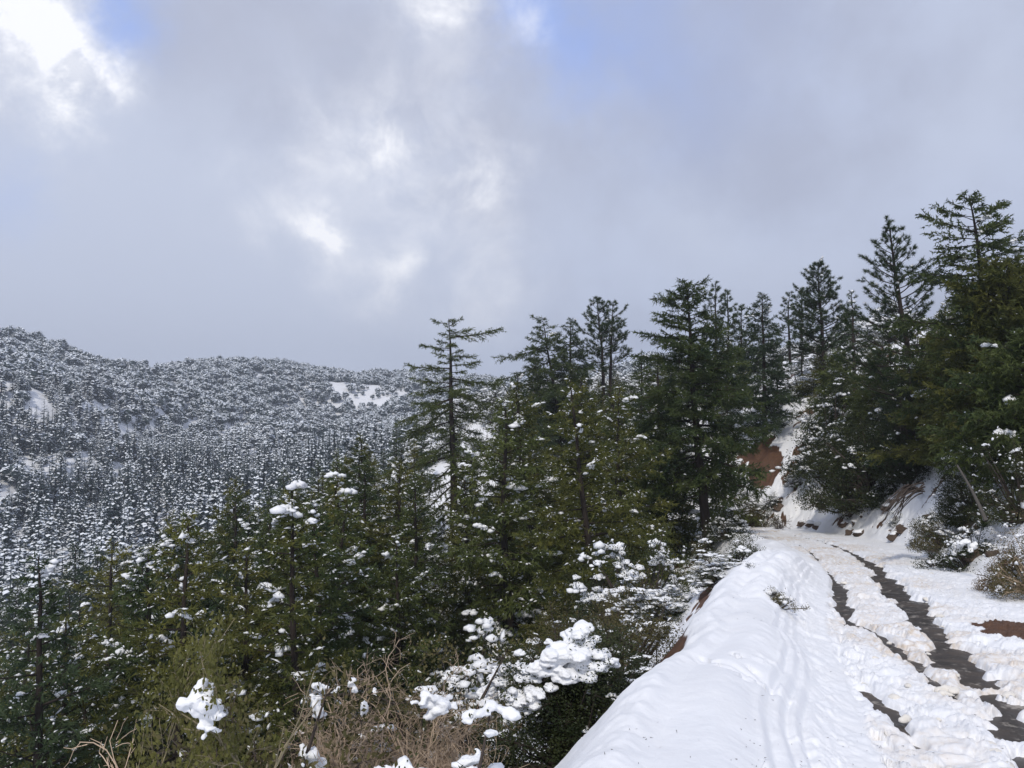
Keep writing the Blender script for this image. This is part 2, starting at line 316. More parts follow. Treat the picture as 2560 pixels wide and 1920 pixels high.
def ground_mat():
    m, t, b = mat('snow_cover'); g = t.nodes.new; lk = t.links.new
    def at(nm):
        a = g('ShaderNodeAttribute'); a.attribute_name = nm; return a.outputs['Fac']
    tcn = g('ShaderNodeTexCoord')
    def no(s, d=5, r=.55):
        q = g('ShaderNodeTexNoise'); q.inputs['Scale'].default_value = s; q.inputs['Detail'].default_value = d; q.inputs['Roughness'].default_value = r; lk(tcn.outputs['Object'], q.inputs['Vector']); return q.outputs[0]
    def mx(f, a, c):
        q = g('ShaderNodeMix'); q.data_type = 'RGBA'
        for i, v in ((0, f), (6, a), (7, c)):
            if isinstance(v, tuple): q.inputs[i].default_value = (*v, 1)
            elif isinstance(v, float): q.inputs[i].default_value = v
            else: lk(v, q.inputs[i])
        return q.outputs[2]
    n1 = no(1.5); n2 = no(22, 6, .65); n3 = no(7, 6, .6)
    snow = mx(n1, (.80, .825, .875), (.86, .865, .88))
    dr = g('ShaderNodeMapRange'); dr.inputs[1].default_value = .35; dr.inputs[2].default_value = .7; lk(n3, dr.inputs[0])
    dm = g('ShaderNodeMath'); dm.operation = 'MULTIPLY'; lk(at('dirt'), dm.inputs[0]); lk(dr.outputs[0], dm.inputs[1])
    snow = mx(dm.outputs[0], snow, (.60, .48, .345))
    earth = mx(n3, (.045, .024, .016), (.155, .082, .048))
    sm = g('ShaderNodeMapRange'); sm.inputs[1].default_value = .40; sm.inputs[2].default_value = .60
    sa = g('ShaderNodeMath'); sa.operation = 'MULTIPLY_ADD'; sa.inputs[1].default_value = .35; lk(n2, sa.inputs[0]); 
    sb = g('ShaderNodeMath'); sb.operation = 'SUBTRACT'; lk(at('soil'), sb.inputs[0]); sb.inputs[1].default_value = .175; lk(sb.outputs[0], sa.inputs[2]); lk(sa.outputs[0], sm.inputs[0])
    lk(mx(sm.outputs[0], snow, earth), b.inputs['Base Color'])
    b.inputs['Roughness'].default_value = .62; b.inputs['Specular IOR Level'].default_value = .25
    ha = g('ShaderNodeMath'); ha.operation = 'MULTIPLY_ADD'; ha.inputs[1].default_value = .5; lk(n2, ha.inputs[0]); lk(n3, ha.inputs[2])
    bp = g('ShaderNodeBump'); bp.inputs['Strength'].default_value = .35; bp.inputs['Distance'].default_value = .03; lk(ha.outputs[0], bp.inputs['Height']); lk(bp.outputs[0], b.inputs['Normal'])
    return m
M['ground'] = ground_mat()
def asphalt_mat():
    m, t, b = mat('wet_asphalt'); g = t.nodes.new; lk = t.links.new; tcn = g('ShaderNodeTexCoord')
    a = g('ShaderNodeTexNoise'); a.inputs['Scale'].default_value = 2.2; a.inputs['Detail'].default_value = 6; lk(tcn.outputs['Object'], a.inputs['Vector'])
    c = g('ShaderNodeTexNoise'); c.inputs['Scale'].default_value = 60; c.inputs['Detail'].default_value = 3; lk(tcn.outputs['Object'], c.inputs['Vector'])
    r = g('ShaderNodeValToRGB'); lk(a.outputs[0], r.inputs[0]); e = r.color_ramp.elements; e[0].position = .35; e[0].color = (.040, .032, .026, 1); e[1].position = .68; e[1].color = (.11, .088, .070, 1)
    q = g('ShaderNodeMix'); q.data_type = 'RGBA'; q.blend_type = 'MULTIPLY'; q.inputs[0].default_value = .6; lk(r.outputs[0], q.inputs[6]); lk(c.outputs[0], q.inputs[7]); lk(q.outputs[2], b.inputs['Base Color'])
    sl = g('ShaderNodeTexNoise'); sl.inputs['Scale'].default_value = 5.5; sl.inputs['Detail'].default_value = 8; sl.inputs['Roughness'].default_value = .68; mp = g('ShaderNodeMapping'); mp.inputs['Rotation'].default_value = (0, 0, .35); mp.inputs['Scale'].default_value = (1, .75, 1); lk(tcn.outputs['Object'], mp.inputs[0]); lk(mp.outputs[0], sl.inputs['Vector'])
    sr = g('ShaderNodeMapRange'); sr.inputs[1].default_value = .56; sr.inputs[2].default_value = .64; sr.inputs[4].default_value = .6; lk(sl.outputs[0], sr.inputs[0])
    qq = g('ShaderNodeMix'); qq.data_type = 'RGBA'; lk(sr.outputs[0], qq.inputs[0]); lk(q.outputs[2], qq.inputs[6]); qq.inputs[7].default_value = (.42, .38, .33, 1); lk(qq.outputs[2], b.inputs['Base Color'])
    rr = g('ShaderNodeMapRange'); lk(a.outputs[0], rr.inputs[0]); rr.inputs[1].default_value = .35; rr.inputs[2].default_value = .65; rr.inputs[3].default_value = .30; rr.inputs[4].default_value = .7; lk(rr.outputs[0], b.inputs['Roughness'])
    bp = g('ShaderNodeBump'); bp.inputs['Strength'].default_value = .4; bp.inputs['Distance'].default_value = .01; lk(c.outputs[0], bp.inputs['Height']); lk(bp.outputs[0], b.inputs['Normal'])
    b.inputs['Specular IOR Level'].default_value = .35
    return m
M['asphalt'] = asphalt_mat()
# ------------------------------------------------------------------ mesh helpers
class G:
    def __init__(s): s.v = []; s.t = []; s.q = []; s.n = 0; s.tm = []; s.qm = []
    def tri(s, V, T, m=0):
        V = np.asarray(V, float).reshape(-1, 3); T = np.asarray(T, int).reshape(-1, 3)
        s.v.append(V); s.t.append(T + s.n); s.tm.append(np.full(len(T), m)); s.n += len(V)
    def quad(s, V, Q, m=0):
        V = np.asarray(V, float).reshape(-1, 3); Q = np.asarray(Q, int).reshape(-1, 4)
        s.v.append(V); s.q.append(Q + s.n); s.qm.append(np.full(len(Q), m)); s.n += len(V)
    def add(s, o, m=0):
        for V in o.v: s.v.append(V)
        for T in o.t: s.t.append(T + s.n); s.tm.append(np.full(len(T), m))
        for Q in o.q: s.q.append(Q + s.n); s.qm.append(np.full(len(Q), m))
        s.n += o.n
    def mesh(s, name, mats, smooth=False):
        me = bpy.data.meshes.new(name)
        V = np.concatenate(s.v) if s.v else np.zeros((0, 3))
        T = np.concatenate(s.t) if s.t else np.zeros((0, 3), int); Q = np.concatenate(s.q) if s.q else np.zeros((0, 4), int)
        me.vertices.add(len(V)); me.vertices.foreach_set('co', V.astype(np.float32).ravel())
        nl = T.size + Q.size; me.loops.add(nl); me.loops.foreach_set('vertex_index', np.concatenate([T.ravel(), Q.ravel()]).astype(np.int32))
        me.polygons.add(len(T) + len(Q))
        st = np.concatenate([np.arange(len(T)) * 3, T.size + np.arange(len(Q)) * 4]).astype(np.int32)
        me.polygons.foreach_set('loop_start', st)
        mi = np.concatenate([np.concatenate(s.tm) if s.tm else np.zeros(0), np.concatenate(s.qm) if s.qm else np.zeros(0)]).astype(np.int32)
        if not isinstance(mats, (list, tuple)): mats = [mats]
        for m_ in mats: me.materials.append(m_)
        me.polygons.foreach_set('material_index', mi)
        me.polygons.foreach_set('use_smooth', np.full(len(mi), smooth))
        me.update(calc_edges=True); return me
def obj(name, me, parent=None, loc=None, **pr):
    o = bpy.data.objects.new(name, me); C.objects.link(o)
    if parent is not None: o.parent = parent
    if loc is not None: o.location = loc
    for k, v in pr.items():
        if v: o[k] = v
    return o
def unit(v): return v / (np.linalg.norm(v, axis=-1, keepdims=True) + 1e-9)
def tube(g, pts, rad, sides=5, m=0):
    pts = np.asarray(pts, float); k = len(pts); rad = np.broadcast_to(rad, (k,))
    tg = unit(np.gradient(pts, axis=0)); ref = np.array([.13, .21, .97]) if abs(tg[0, 2]) < .8 else np.array([1, .1, 0])
    u = unit(np.cross(tg, ref)); v = np.cross(tg, u); a = np.arange(sides) * 2 * np.pi / sides
    V = pts[:, None] + rad[:, None, None] * (u[:, None] * np.cos(a)[None, :, None] + v[:, None] * np.sin(a)[None, :, None])
    i = np.arange(k - 1)[:, None] * sides; j = np.arange(sides)[None]
    Q = np.stack([i + j, i + (j + 1) % sides, i + sides + (j + 1) % sides, i + sides + j], -1)
    g.quad(V, Q, m)
def slivers(g, O, D_, ln, wd, rng, m=0):          # one thin triangle per needle bunch or leaf
    n_ = len(O); 
    if n_ == 0: return
    D_ = unit(D_); sd_ = unit(np.cross(D_, rng.normal(size=(n_, 3)))); ln = np.broadcast_to(ln, (n_,))[:, None]; wd = np.broadcast_to(wd, (n_,))[:, None]
    V = np.stack([O - sd_ * wd * .5, O + sd_ * wd * .5, O + D_ * ln], 1)
    g.tri(V, np.arange(n_ * 3))
def leaves(g, O, D_, ln, wd, rng):                 # diamond leaves
    n_ = len(O); D_ = unit(D_); sd_ = unit(np.cross(D_, rng.normal(size=(n_, 3)) + np.array([0, 0, .8]))); ln = np.broadcast_to(ln, (n_,))[:, None]; wd = np.broadcast_to(wd, (n_,))[:, None]
    V = np.stack([O, O + D_ * ln * .5 + sd_ * wd * .5, O + D_ * ln, O + D_ * ln * .5 - sd_ * wd * .5], 1)
    g.quad(V, np.arange(n_ * 4))
OV = np.array([[math.cos(a_), math.sin(a_), 0] for a_ in np.arange(6) * math.pi / 3] + [[0, 0, .8], [0, 0, -.3]], float)
OT = np.array([[i_, (i_ + 1) % 6, 6] for i_ in range(6)] + [[(i_ + 1) % 6, i_, 7] for i_ in range(6)])
def flecks(g, O, ax, sx, sy, sz, rng):            # small snow caps
    n_ = len(O)
    if n_ == 0: return
    ax = unit(ax); up = np.array([0, 0, 1.]); sd_ = unit(np.cross(up, ax)); n2_ = np.cross(ax, sd_)
    B = OV[None] * rng.uniform(.6, 1.25, (n_, 8, 1)) + rng.normal(size=(n_, 8, 3)) * .08
    V = O[:, None] + B[..., 0:1] * ax[:, None] * sx[:, None, None] + B[..., 1:2] * sd_[:, None] * sy[:, None, None] + B[..., 2:3] * n2_[:, None] * sz[:, None, None]
    g.tri(V, (OT[None] + np.arange(n_)[:, None, None] * 8))
def ico(sub):
    import bmesh
    b = bmesh.new(); bmesh.ops.create_icosphere(b, subdivisions=sub, radius=1); b.verts.ensure_lookup_table()
    V = np.array([v.co[:] for v in b.verts]); T = np.array([[v.index for v in f.verts] for f in b.faces]); b.free(); return V, T
ICO = {i: ico(i) for i in (1, 2, 3)}
def blob(g, c, s, rng, sub=2, rough=.3, yaw=None):
    V, T = ICO[sub]; V = V.copy(); k = rng.normal(size=(5, 3)) * 1.6; ph_ = rng.uniform(0, 6.3, 5)
    d = 1 + rough * sum(np.sin(V @ k[i] * (1 + i * .6) + ph_[i]) / (1 + i * .5) for i in range(5)) / 2
    V = V * d[:, None]; V[:, 2] = np.where(V[:, 2] < 0, V[:, 2] * .45, V[:, 2]); V = V * np.asarray(s)
    a = rng.uniform(0, 6.3) if yaw is None else yaw; c_, s_ = math.cos(a), math.sin(a)
    V = V @ np.array([[c_, s_, 0], [-s_, c_, 0], [0, 0, 1]]) + np.asarray(c)
    g.tri(V, T)
# ------------------------------------------------------------------ ground
print('ground')
# rows / columns: spacing grows with distance
rows = np.concatenate([-6 + np.arange(0, 10, .25), np.exp(np.linspace(math.log(4.1), math.log(75), 620)), np.exp(np.linspace(math.log(76), math.log(1300), 150))])
cols = np.concatenate([np.linspace(-1.15, -.02, 110, endpoint=False), np.linspace(-.02, .70, 520, endpoint=False), np.linspace(.70, 1.1, 50)])
YY, RR = np.meshgrid(rows, cols, indexing='ij'); XX = RR * (YY + 1.0 + 7 * np.exp(-np.maximum(YY, -6) / 3) * 1.0)
XX = np.where(YY < 4, RR * (np.interp(YY, [-6, 4.1], [9, 5.1 + 7 * math.exp(-4.1 / 3)])), XX)
ZZ, SS, SOIL, DIRT, ZONE = ground(XX, YY, True)
nr, nc = XX.shape
fz = ZONE[:-1, :-1]
idx = np.arange(nr * nc).reshape(nr, nc)
Qall = np.stack([idx[:-1, :-1], idx[:-1, 1:], idx[1:, 1:], idx[1:, :-1]], -1)
PV = np.stack([XX, YY, ZZ], -1).reshape(-1, 3)
# one set of normals for all pieces of the ground
gx = np.gradient(PV.reshape(nr, nc, 3), axis=1); gy = np.gradient(PV.reshape(nr, nc, 3), axis=0)
NRM = unit(np.cross(gx, gy)).reshape(-1, 3)
for zn, name in ((0, 'hillside'), (1, 'snow_bank'), (2, 'road_snow'), (3, 'cut_bank'), (4, 'mountains')):
    q = Qall[fz == zn]; used, inv = np.unique(q, return_inverse=True)
    g = G(); g.quad(PV[used], inv.reshape(-1, 4)); me = g.mesh(name, M['ground'], True)
    for nm, arr in (('soil', SOIL), ('dirt', DIRT)):
        at = me.attributes.new(nm, 'FLOAT', 'POINT'); at.data.foreach_set('value', arr.ravel()[used].astype(np.float32))
    me.normals_split_custom_set_from_vertices(NRM[used])
    obj(name, me, kind='structure')
# asphalt under the road snow
g = G(); seg = []
dn = np.concatenate([[0], np.cumsum(np.linalg.norm(np.diff(TR[:-3], axis=0), axis=1))]); tt_ = np.linspace(0, dn[-1], 160)
px_, py_ = np.interp(tt_, dn, TR[:-3, 0]), np.interp(tt_, dn, TR[:-3, 1]); tx, ty = np.gradient(px_), np.gradient(py_); l_ = np.hypot(tx, ty)
offs = np.linspace(-2.7, 2.9, 8)
X = px_[:, None] + ty[:, None] / l_[:, None] * offs; Y = py_[:, None] - tx[:, None] / l_[:, None] * offs
V = np.stack([X, Y, Rz(Y) - .02 + 0 * X], -1); i = np.arange(159)[:, None] * 8; j = np.arange(7)[None]
g.quad(V, np.stack([i + j, i + j + 1, i + 9 + j, i + 8 + j], -1)); obj('road', g.mesh('road', M['asphalt']), kind='structure')
g = G(); bxv = np.array([[x_, y_, z_] for x_ in (-1700, 1700) for y_ in (-60, 1500) for z_ in (-140, 150)], float)
g.quad(bxv, [[0, 1, 3, 2], [4, 6, 7, 5], [0, 4, 5, 1], [2, 3, 7, 6], [0, 2, 6, 4], [1, 5, 7, 3]])
hm = bpy.data.materials.new('haze'); hm.use_nodes = True; hm.node_tree.nodes.clear(); pv = hm.node_tree.nodes.new('ShaderNodeVolumePrincipled'); pv.inputs['Color'].default_value = (.82, .89, 1, 1); pv.inputs['Density'].default_value = .00045; pv.inputs['Anisotropy'].default_value = .2
ho = hm.node_tree.nodes.new('ShaderNodeOutputMaterial'); hm.node_tree.links.new(pv.outputs[0], ho.inputs['Volume'])
obj('haze', g.mesh('haze', hm), kind='stuff')
# ------------------------------------------------------------------ plant generators
def conifer(seed, H, Rd, clear=.1, nl=90, dens=1., droop=.25, irreg=.25, up=.5, snow=.12, nlen=.26, nw=.06, lean=(0, 0), col=.0, twig=True, big=8, extra=(), r0=None, topbald=0, flat=1., lumps=1.):
    rng = np.random.default_rng(seed); wood, fol, sn = G(), G(), G()
    k = 12; tz = np.linspace(0, 1, k); wob = np.cumsum(rng.normal(size=(k, 2)) * H * .0035, 0); wob -= wob[0]
    TP = np.stack([lean[0] * tz * H + wob[:, 0], lean[1] * tz * H + wob[:, 1], tz * H], -1)
    r0 = r0 or H * .014 + .03
    tube(wood, TP, r0 * (1 - tz) ** .8 + .018, 7)
    tp = lambda t: np.array([np.interp(t, tz, TP[:, i_]) for i_ in range(3)])
    TWo, TWd, TWl = [], [], []; az = rng.uniform(0, 6.3); limbs = []
    for i_ in range(nl):
        t = clear + (1 - clear) * ((i_ + rng.random()) / nl) ** .92; az += 2.4 + rng.normal() * .35
        pr = (1 - t) ** (.72 - col * .35) * min(1, (t - clear) / .12 + .55)
        Ln = max(.22, Rd * pr * (1 + irreg * rng.normal())); el = -droop * (1 - t) + up * t + rng.normal() * .13
        limbs.append((t, az, Ln, el))
    limbs += list(extra)
    for (t, az, Ln, el) in limbs:
        b0 = tp(min(t, .995)); a_ = np.array([math.cos(az), math.sin(az), 0]); s = np.linspace(0, 1, 7)
        sag = -.22 * Ln * (1 - t * .7) * s ** 2 * flat + .12 * Ln * s ** 4
        side = np.array([-a_[1], a_[0], 0]) * rng.normal() * .12 * Ln
        PT = b0 + s[:, None] * Ln * math.cos(el) * a_ + np.outer(s * Ln * math.sin(el) + sag, [0, 0, 1]) + np.outer(s ** 2, side)
        tube(wood, PT, (r0 * .22 * (Ln / Rd) * (1 - s) + .009), 4)
        m_ = int(Ln / .115 * dens) + 4; sj = rng.uniform(.12, 1, m_) ** .8
        pj = np.stack([np.interp(sj, s, PT[:, i_]) for i_ in range(3)], -1)
        tg = unit(PT[-1] - PT[0]); ang = rng.choice([-1, 1], m_) * rng.uniform(.5, 1.25, m_); ang = np.where(sj > .93, ang * .3, ang)
        dx = np.cos(ang) * tg[0] - np.sin(ang) * tg[1]; dy = np.sin(ang) * tg[0] + np.cos(ang) * tg[1]
        dz = tg[2] * .6 - rng.uniform(-.55, 1.0, m_) * (.5 + (1 - t) * .5)
        TWo.append(pj); TWd.append(unit(np.stack([dx, dy, dz], -1))); TWl.append(np.clip((.12 + .33 * (1 - sj)) * Ln * rng.uniform(.6, 1.3, m_) + .12, .15, 1.1))
    TWo, TWd, TWl = map(np.concatenate, (TWo, TWd, TWl))
    if twig: slivers(wood, TWo, TWd, TWl, .02, rng)
    cnt = np.maximum((TWl / .047 * (nlen / .26) ** -1).astype(int), 2); ix = np.repeat(np.arange(len(cnt)), cnt); f = rng.random(len(ix))
    O = TWo[ix] + TWd[ix] * (TWl[ix] * f)[:, None]
    Dn = TWd[ix] * .75 + rng.normal(size=(len(ix), 3)) * .62 + np.array([0, 0, -.15])
    slivers(fol, O, Dn, nlen * rng.uniform(.6, 1.25, len(ix)), nw, rng)
    pk = rng.random(len(TWo)) < snow; ns = pk.sum()
    sz = np.clip(rng.lognormal(math.log(.045), .5, ns), .018, .095) * lumps
    flecks(sn, TWo[pk] + TWd[pk] * (TWl[pk] * rng.uniform(.1, .8, ns))[:, None] + [0, 0, .03], TWd[pk] + rng.normal(size=(ns, 3)) * [.1, .1, .25], sz * rng.uniform(1.0, 2.0, ns), sz * .8, sz * rng.uniform(.5, 1, ns), rng)
    for _ in range(big):
        t, az, Ln, el = limbs[rng.integers(len(limbs))]; q = rng.integers(len(TWo)); c = TWo[q] + TWd[q] * TWl[q] * .4; s_ = rng.uniform(.16, .34) * lumps
        for z_ in range(7): f_ = rng.uniform(-1.2, 1.2); k_ = s_ * rng.uniform(.3, .62); blob(sn, c + TWd[q] * f_ * s_ + [0, 0, -abs(f_) * s_ * .3] + rng.normal(size=3) * .12 * s_, (k_ * 1.3, k_, k_ * .8), rng, 1, .4, math.atan2(TWd[q][1], TWd[q][0]))
    return wood, fol, sn
def pine(seed, H, Rd, clear=.15, nl=50, lean=(0, 0), up=.7, dens=1., snow=.05, col=.2, nlen=.24, pw=.8):
    rng = np.random.default_rng(seed); wood, fol, sn = G(), G(), G()
    k = 12; tz = np.linspace(0, 1, k); wob = np.cumsum(rng.normal(size=(k, 2)) * H * .004, 0); wob -= wob[0]
    TP = np.stack([lean[0] * tz * H + wob[:, 0], lean[1] * tz * H + wob[:, 1], tz * H], -1); r0 = H * .015 + .03
    tube(wood, TP, r0 * (1 - tz) ** .8 + .02, 7); az = rng.uniform(0, 6.3); tips, tdir = [TP[-1], TP[-1] - [0, 0, .2]], [np.array([0, 0, 1.]), np.array([.3, 0, 1.])]
    for i_ in range(nl):
        t = clear + (1 - clear) * ((i_ + rng.random()) / nl) ** .95; az += 2.4 + rng.normal() * .4
        Ln = max(.3, Rd * (1 - t) ** (pw - col * .3) * min(1, (t - clear) / .15 + .6) * (1 + .22 * rng.normal())); el = -.1 * (1 - t) + up * t * .8 + rng.normal() * .12
        b0 = np.array([np.interp(t, tz, TP[:, q]) for q in range(3)]); a_ = np.array([math.cos(az), math.sin(az), 0]); s = np.linspace(0, 1, 7)
        PT = b0 + s[:, None] * Ln * math.cos(el) * a_ + np.outer(s * Ln * math.sin(el) - .12 * Ln * s + .30 * Ln * s ** 2.2, [0, 0, 1]) + np.outer(s ** 2, np.array([-a_[1], a_[0], 0]) * rng.normal() * .15 * Ln)
        tube(wood, PT, r0 * .24 * (Ln / Rd) * (1 - s) + .014, 4); tips.append(PT[-1]); tdir.append(PT[-1] - PT[-2])
        for _ in range(int(2 + Ln * 3.2 * dens)):
            sj = rng.uniform(.25, .97); p = np.array([np.interp(sj, s, PT[:, q]) for q in range(3)]); ang = rng.choice([-1, 1]) * rng.uniform(.4, 1.1)
            d = np.array([math.cos(az + ang), math.sin(az + ang), rng.uniform(.1, .9)]); d /= np.linalg.norm(d); l2 = (.15 + .38 * (1 - sj)) * Ln * rng.uniform(.5, 1.2) + .12
            e = p + d * l2 + [0, 0, .1 * l2]; tube(wood, [p, (p + e) / 2 - [0, 0, .03], e], [.016, .012, .009], 3); tips.append(e); tdir.append(d + [0, 0, .3])
            if l2 > .5: tips.append(p + d * l2 * .6); tdir.append(d)
    tips = np.array(tips); tdir = unit(np.array(tdir)); ix = np.repeat(np.arange(len(tips)), 34); 
    O = tips[ix] - tdir[ix] * rng.uniform(0, .16, len(ix))[:, None]; Dn = tdir[ix] * .7 + rng.normal(size=(len(ix), 3)) * .62
    slivers(fol, O, Dn, nlen * rng.uniform(.7, 1.2, len(ix)), .03, rng)
    pk = rng.random(len(tips)) < snow; ns = pk.sum(); sz = rng.uniform(.06, .16, ns)
    flecks(sn, tips[pk] + [0, 0, .08], tdir[pk] + [0, 0, -.2], sz * 1.5, sz, sz * .6, rng)
    return wood, fol, sn
def shrub(seed, rx, ry, rz, nclump=60, nleaf=60, ls=.05, snow=.3, stems=14, snowsize=.16, spread=.17, leafshape='leaf', low=-.1):
    rng = np.random.default_rng(seed); wood, fol, sn = G(), G(), G()
    u = unit(rng.normal(size=(nclump, 3))); u[:, 2] = np.abs(u[:, 2]) * (1 - low) + low * rng.random(nclump)
    rr = rng.uniform(.45, 1, nclump) ** .6 * (1 + .22 * np.sin(u[:, 0] * 5 + seed) + .18 * np.sin(u[:, 1] * 7 + seed * 2))
    c = u * rr[:, None] * [rx, ry, rz]; c[:, 2] = np.maximum(c[:, 2], .08 * rz)
    for i_ in range(nclump):
        if i_ % 2 == 0 or i_ < stems:
            mid = c[i_] * [.45, .45, .6] + rng.normal(size=3) * .06 * rx; tube(wood, [rng.normal(size=3) * [.06, .06, .0] * rx, mid, c[i_], c[i_] * 1.06], [.022 * rz + .006, .012 * rz + .004, .006, .003], 4)
    n_ = nclump * nleaf; ix = np.repeat(np.arange(nclump), nleaf); sp = spread * (rx + rz) * .5
    g_ = rng.normal(size=(n_, 3)) * sp * .62; O = c[ix] + g_ * [1, 1, .8]; O[:, 2] = np.abs(O[:, 2])
    Dn = unit(g_) * .5 + rng.normal(size=(n_, 3)) * .6 + [0, 0, .25]
    (leaves if leafshape == 'leaf' else slivers)(fol, O, Dn, ls * rng.uniform(.7, 1.3, n_), ls * .55, rng)
    tw = rng.integers(0, n_, nclump * 9); slivers(wood, c[ix[tw]], O[tw] - c[ix[tw]], np.linalg.norm(O[tw] - c[ix[tw]], axis=1) * 1.15, .008, rng)
    top = (c[:, 2] > .42 * rz) | (rng.random(nclump) < .35)
    for i_ in np.nonzero((rng.random(nclump) < snow) & top)[0]:
        s_ = snowsize * rng.uniform(.5, 1.3)
        for _ in range(7): k_ = s_ * rng.uniform(.25, .6); o_ = rng.normal(size=2) * s_ * .65; blob(sn, c[i_] + [o_[0], o_[1], sp * .6 - np.hypot(*o_) * .5], (k_ * 1.2, k_, k_ * .8), rng, 1, .45)
    pk = rng.random(n_) < .012 * snow / .3; ns = pk.sum(); sz = rng.uniform(.02, .05, ns) * (ls / .05) ** .5 * 1.3
    flecks(sn, O[pk] + [0, 0, .02], Dn[pk], sz * 1.4, sz, sz * .6, rng)
    return wood, fol, sn
def bare(seed, H, W, n0=12, depth=4, r=.016, kids=3, spread=.5, grav=0., maxr=9.):
    rng = np.random.default_rng(seed); wood = G()
    def br(p, d, l, r_, k):
        if math.hypot(p[0], p[1]) > maxr: return
        pts = [p]; dd_ = d.copy()
        for _ in range(3):
            dd_ = unit(dd_ + rng.normal(size=3) * .30 + np.array([0, 0, .02 - grav])); pts.append(pts[-1] + dd_ * l / 3)
        tube(wood, pts, np.linspace(r_, r_ * .6, 4), 4 if k == depth else 3)
        if k > 0:
            for _ in range(kids):
                f = rng.uniform(.35, 1); q = pts[1] + (pts[3] - pts[1]) * max(0, (f - .33) / .67)
                br(q, unit(dd_ + rng.normal(size=3) * spread), l * rng.uniform(.38, .62), r_ * .6, k - 1)
    for _ in range(n0):
        a = rng.uniform(0, 6.3); d = unit(np.array([math.cos(a) * W, math.sin(a) * W, H * rng.uniform(.7, 1.2)]))
        br(np.array([math.cos(a), math.sin(a), 0]) * rng.uniform(0, .12), d, H * .5 * rng.uniform(.7, 1.1), r, depth)
    return wood
def yucca(seed, n_=70, l=.6):
    rng = np.random.default_rng(seed); g = G(); u = unit(rng.normal(size=(n_, 3))); u[:, 2] = np.abs(u[:, 2]) + .12; u = unit(u)
    for d in u:
        sd_ = unit(np.cross(d, [0, 0, 1.]))[None] * .018; ll = l * rng.uniform(.7, 1.1); p0 = d * .03; p1 = d * ll * .55; p2 = d * ll + [0, 0, -.05 * ll]
        g.quad([p0 - sd_[0], p0 + sd_[0], p1 + sd_[0] * .9, p1 - sd_[0] * .9], [[0, 1, 2, 3]]); g.tri([p1 - sd_[0] * .9, p1 + sd_[0] * .9, p2], [[0, 1, 2]])
    return g
def empty(name, loc, label, cat, group=None, rz=0, sc=1.):
    o = bpy.data.objects.new(name, None); C.objects.link(o); o.location = loc; o.rotation_euler[2] = rz; o.scale = (sc,) * 3 if not isinstance(sc, tuple) else sc
    o['label'] = label; o['category'] = cat; o.empty_display_size = .2
    if group: o['group'] = group
    return o
def build_tree(name, geo, leaf, loc, label, cat='tree', group=None, rz=0, crown='crown', trunk='trunk', wood='bark', snowm='snow', sc=1.):
    wd, fo, sn = geo; e = empty(name, loc, label, cat, group, rz, sc)
    obj(trunk, wd.mesh(trunk, M[wood], True), e)
    if fo.n: obj(crown, fo.mesh(crown, M[leaf]), e)
    if sn.n:
        so = obj('snow', sn.mesh('snow', M[snowm], True), e); so['kind'] = 'stuff'
    return e
def copy_tree(src, loc, rz, sc, label=None, group=None):
    o = src.copy(); C.objects.link(o); o.location = loc; o.rotation_euler[2] = rz; o.scale = (sc,) * 3 if not isinstance(sc, tuple) else sc
    if label: o['label'] = label
    if group: o['group'] = group
    for ch in src.children:
        c = ch.copy(); C.objects.link(c); c.parent = o
    return o
def at_ground(px, D): x = (px - 512) / F * D; return x, D, gz(x, D) - .1
def hgt(py, D, z): return float(P(512, py, D)[2]) - z
# ------------------------------------------------------------------ trees that stand out
print('hero trees')
def hero(px, py, D, kind, leaf, label, pxb=None, R_=None, name='fir_tree', zoff=0, **k):
    pxb = px if pxb is None else pxb
    x, y, z = at_ground(pxb, D); z += zoff; H = hgt(py, D, z); lean = (((px - pxb) / F * D) / H, 0)
    f = conifer if kind == 'c' else pine
    k.setdefault('seed', int(px * 7 + py)); seed = k.pop('seed')
    return build_tree(name, f(seed, H, R_, lean=lean, **k), leaf, (x, y, z), label)
PI = math.pi
hero(452, 319, 62, 'c', 'green', 'tall sparse fir with one long flat limb near its top, standing alone in the middle', 457, 5.0, clear=.16, nl=74, dens=1.25, droop=.55, irreg=.32, up=.25, snow=.10,
     nlen=.24, nw=.05, extra=[(.925, .05, 3.9, .12), (.94, .25, 1.8, .2), (.88, PI - .1, 2.2, .1), (.85, .2, 2.0, 0), (.80, PI + .1, 3.4, .05), (.76, .1, 3.9, -.12), (.73, PI, 3.0, -.2), (.70, -.2, 4.6, -.25), (.68, PI + .3, 4.4, -.45), (.64, PI - .3, 4.8, -.5), (.985, 1.2, .9, .4), (.975, PI, 1.3, .3), (.97, .4, 1.2, .6)], r0=.36, big=2)
hero(361, 436, 52, 'c', 'olive', 'olive green fir left of the tall sparse fir, above the forest', None, 4.2, clear=.1, nl=95, dens=1.2, snow=.10)
hero(231, 478, 50, 'c', 'olive', 'olive green fir with brown tinge rising highest on the left half of the near forest', None, 4.3, clear=.1, nl=95, dens=1.25, snow=.14)
hero(580, 378, 48, 'c', 'olive', 'bright olive young fir with a thin pointed top in front of the broad dark firs', 588, 3.6, clear=.1, nl=95, dens=1.2, snow=.07, irreg=.2)
hero(507, 462, 46, 'c', 'olive', 'small slender olive fir between the tall sparse fir and the bright olive one', 508, 2.3, clear=.06, nl=70, dens=1.2, snow=.12)
hero(544, 318, 76, 'c', 'green', 'broad dark fir whose top leans left, behind the bright olive fir', 566, 5.6, clear=.15, nl=95, dens=1.1, droop=.4, irreg=.3, up=.4, snow=.16, nlen=.3, extra=[(.97, PI, 1.4, .5), (.8, PI, 5, -.25), (.7, PI, 5.6, -.35)])
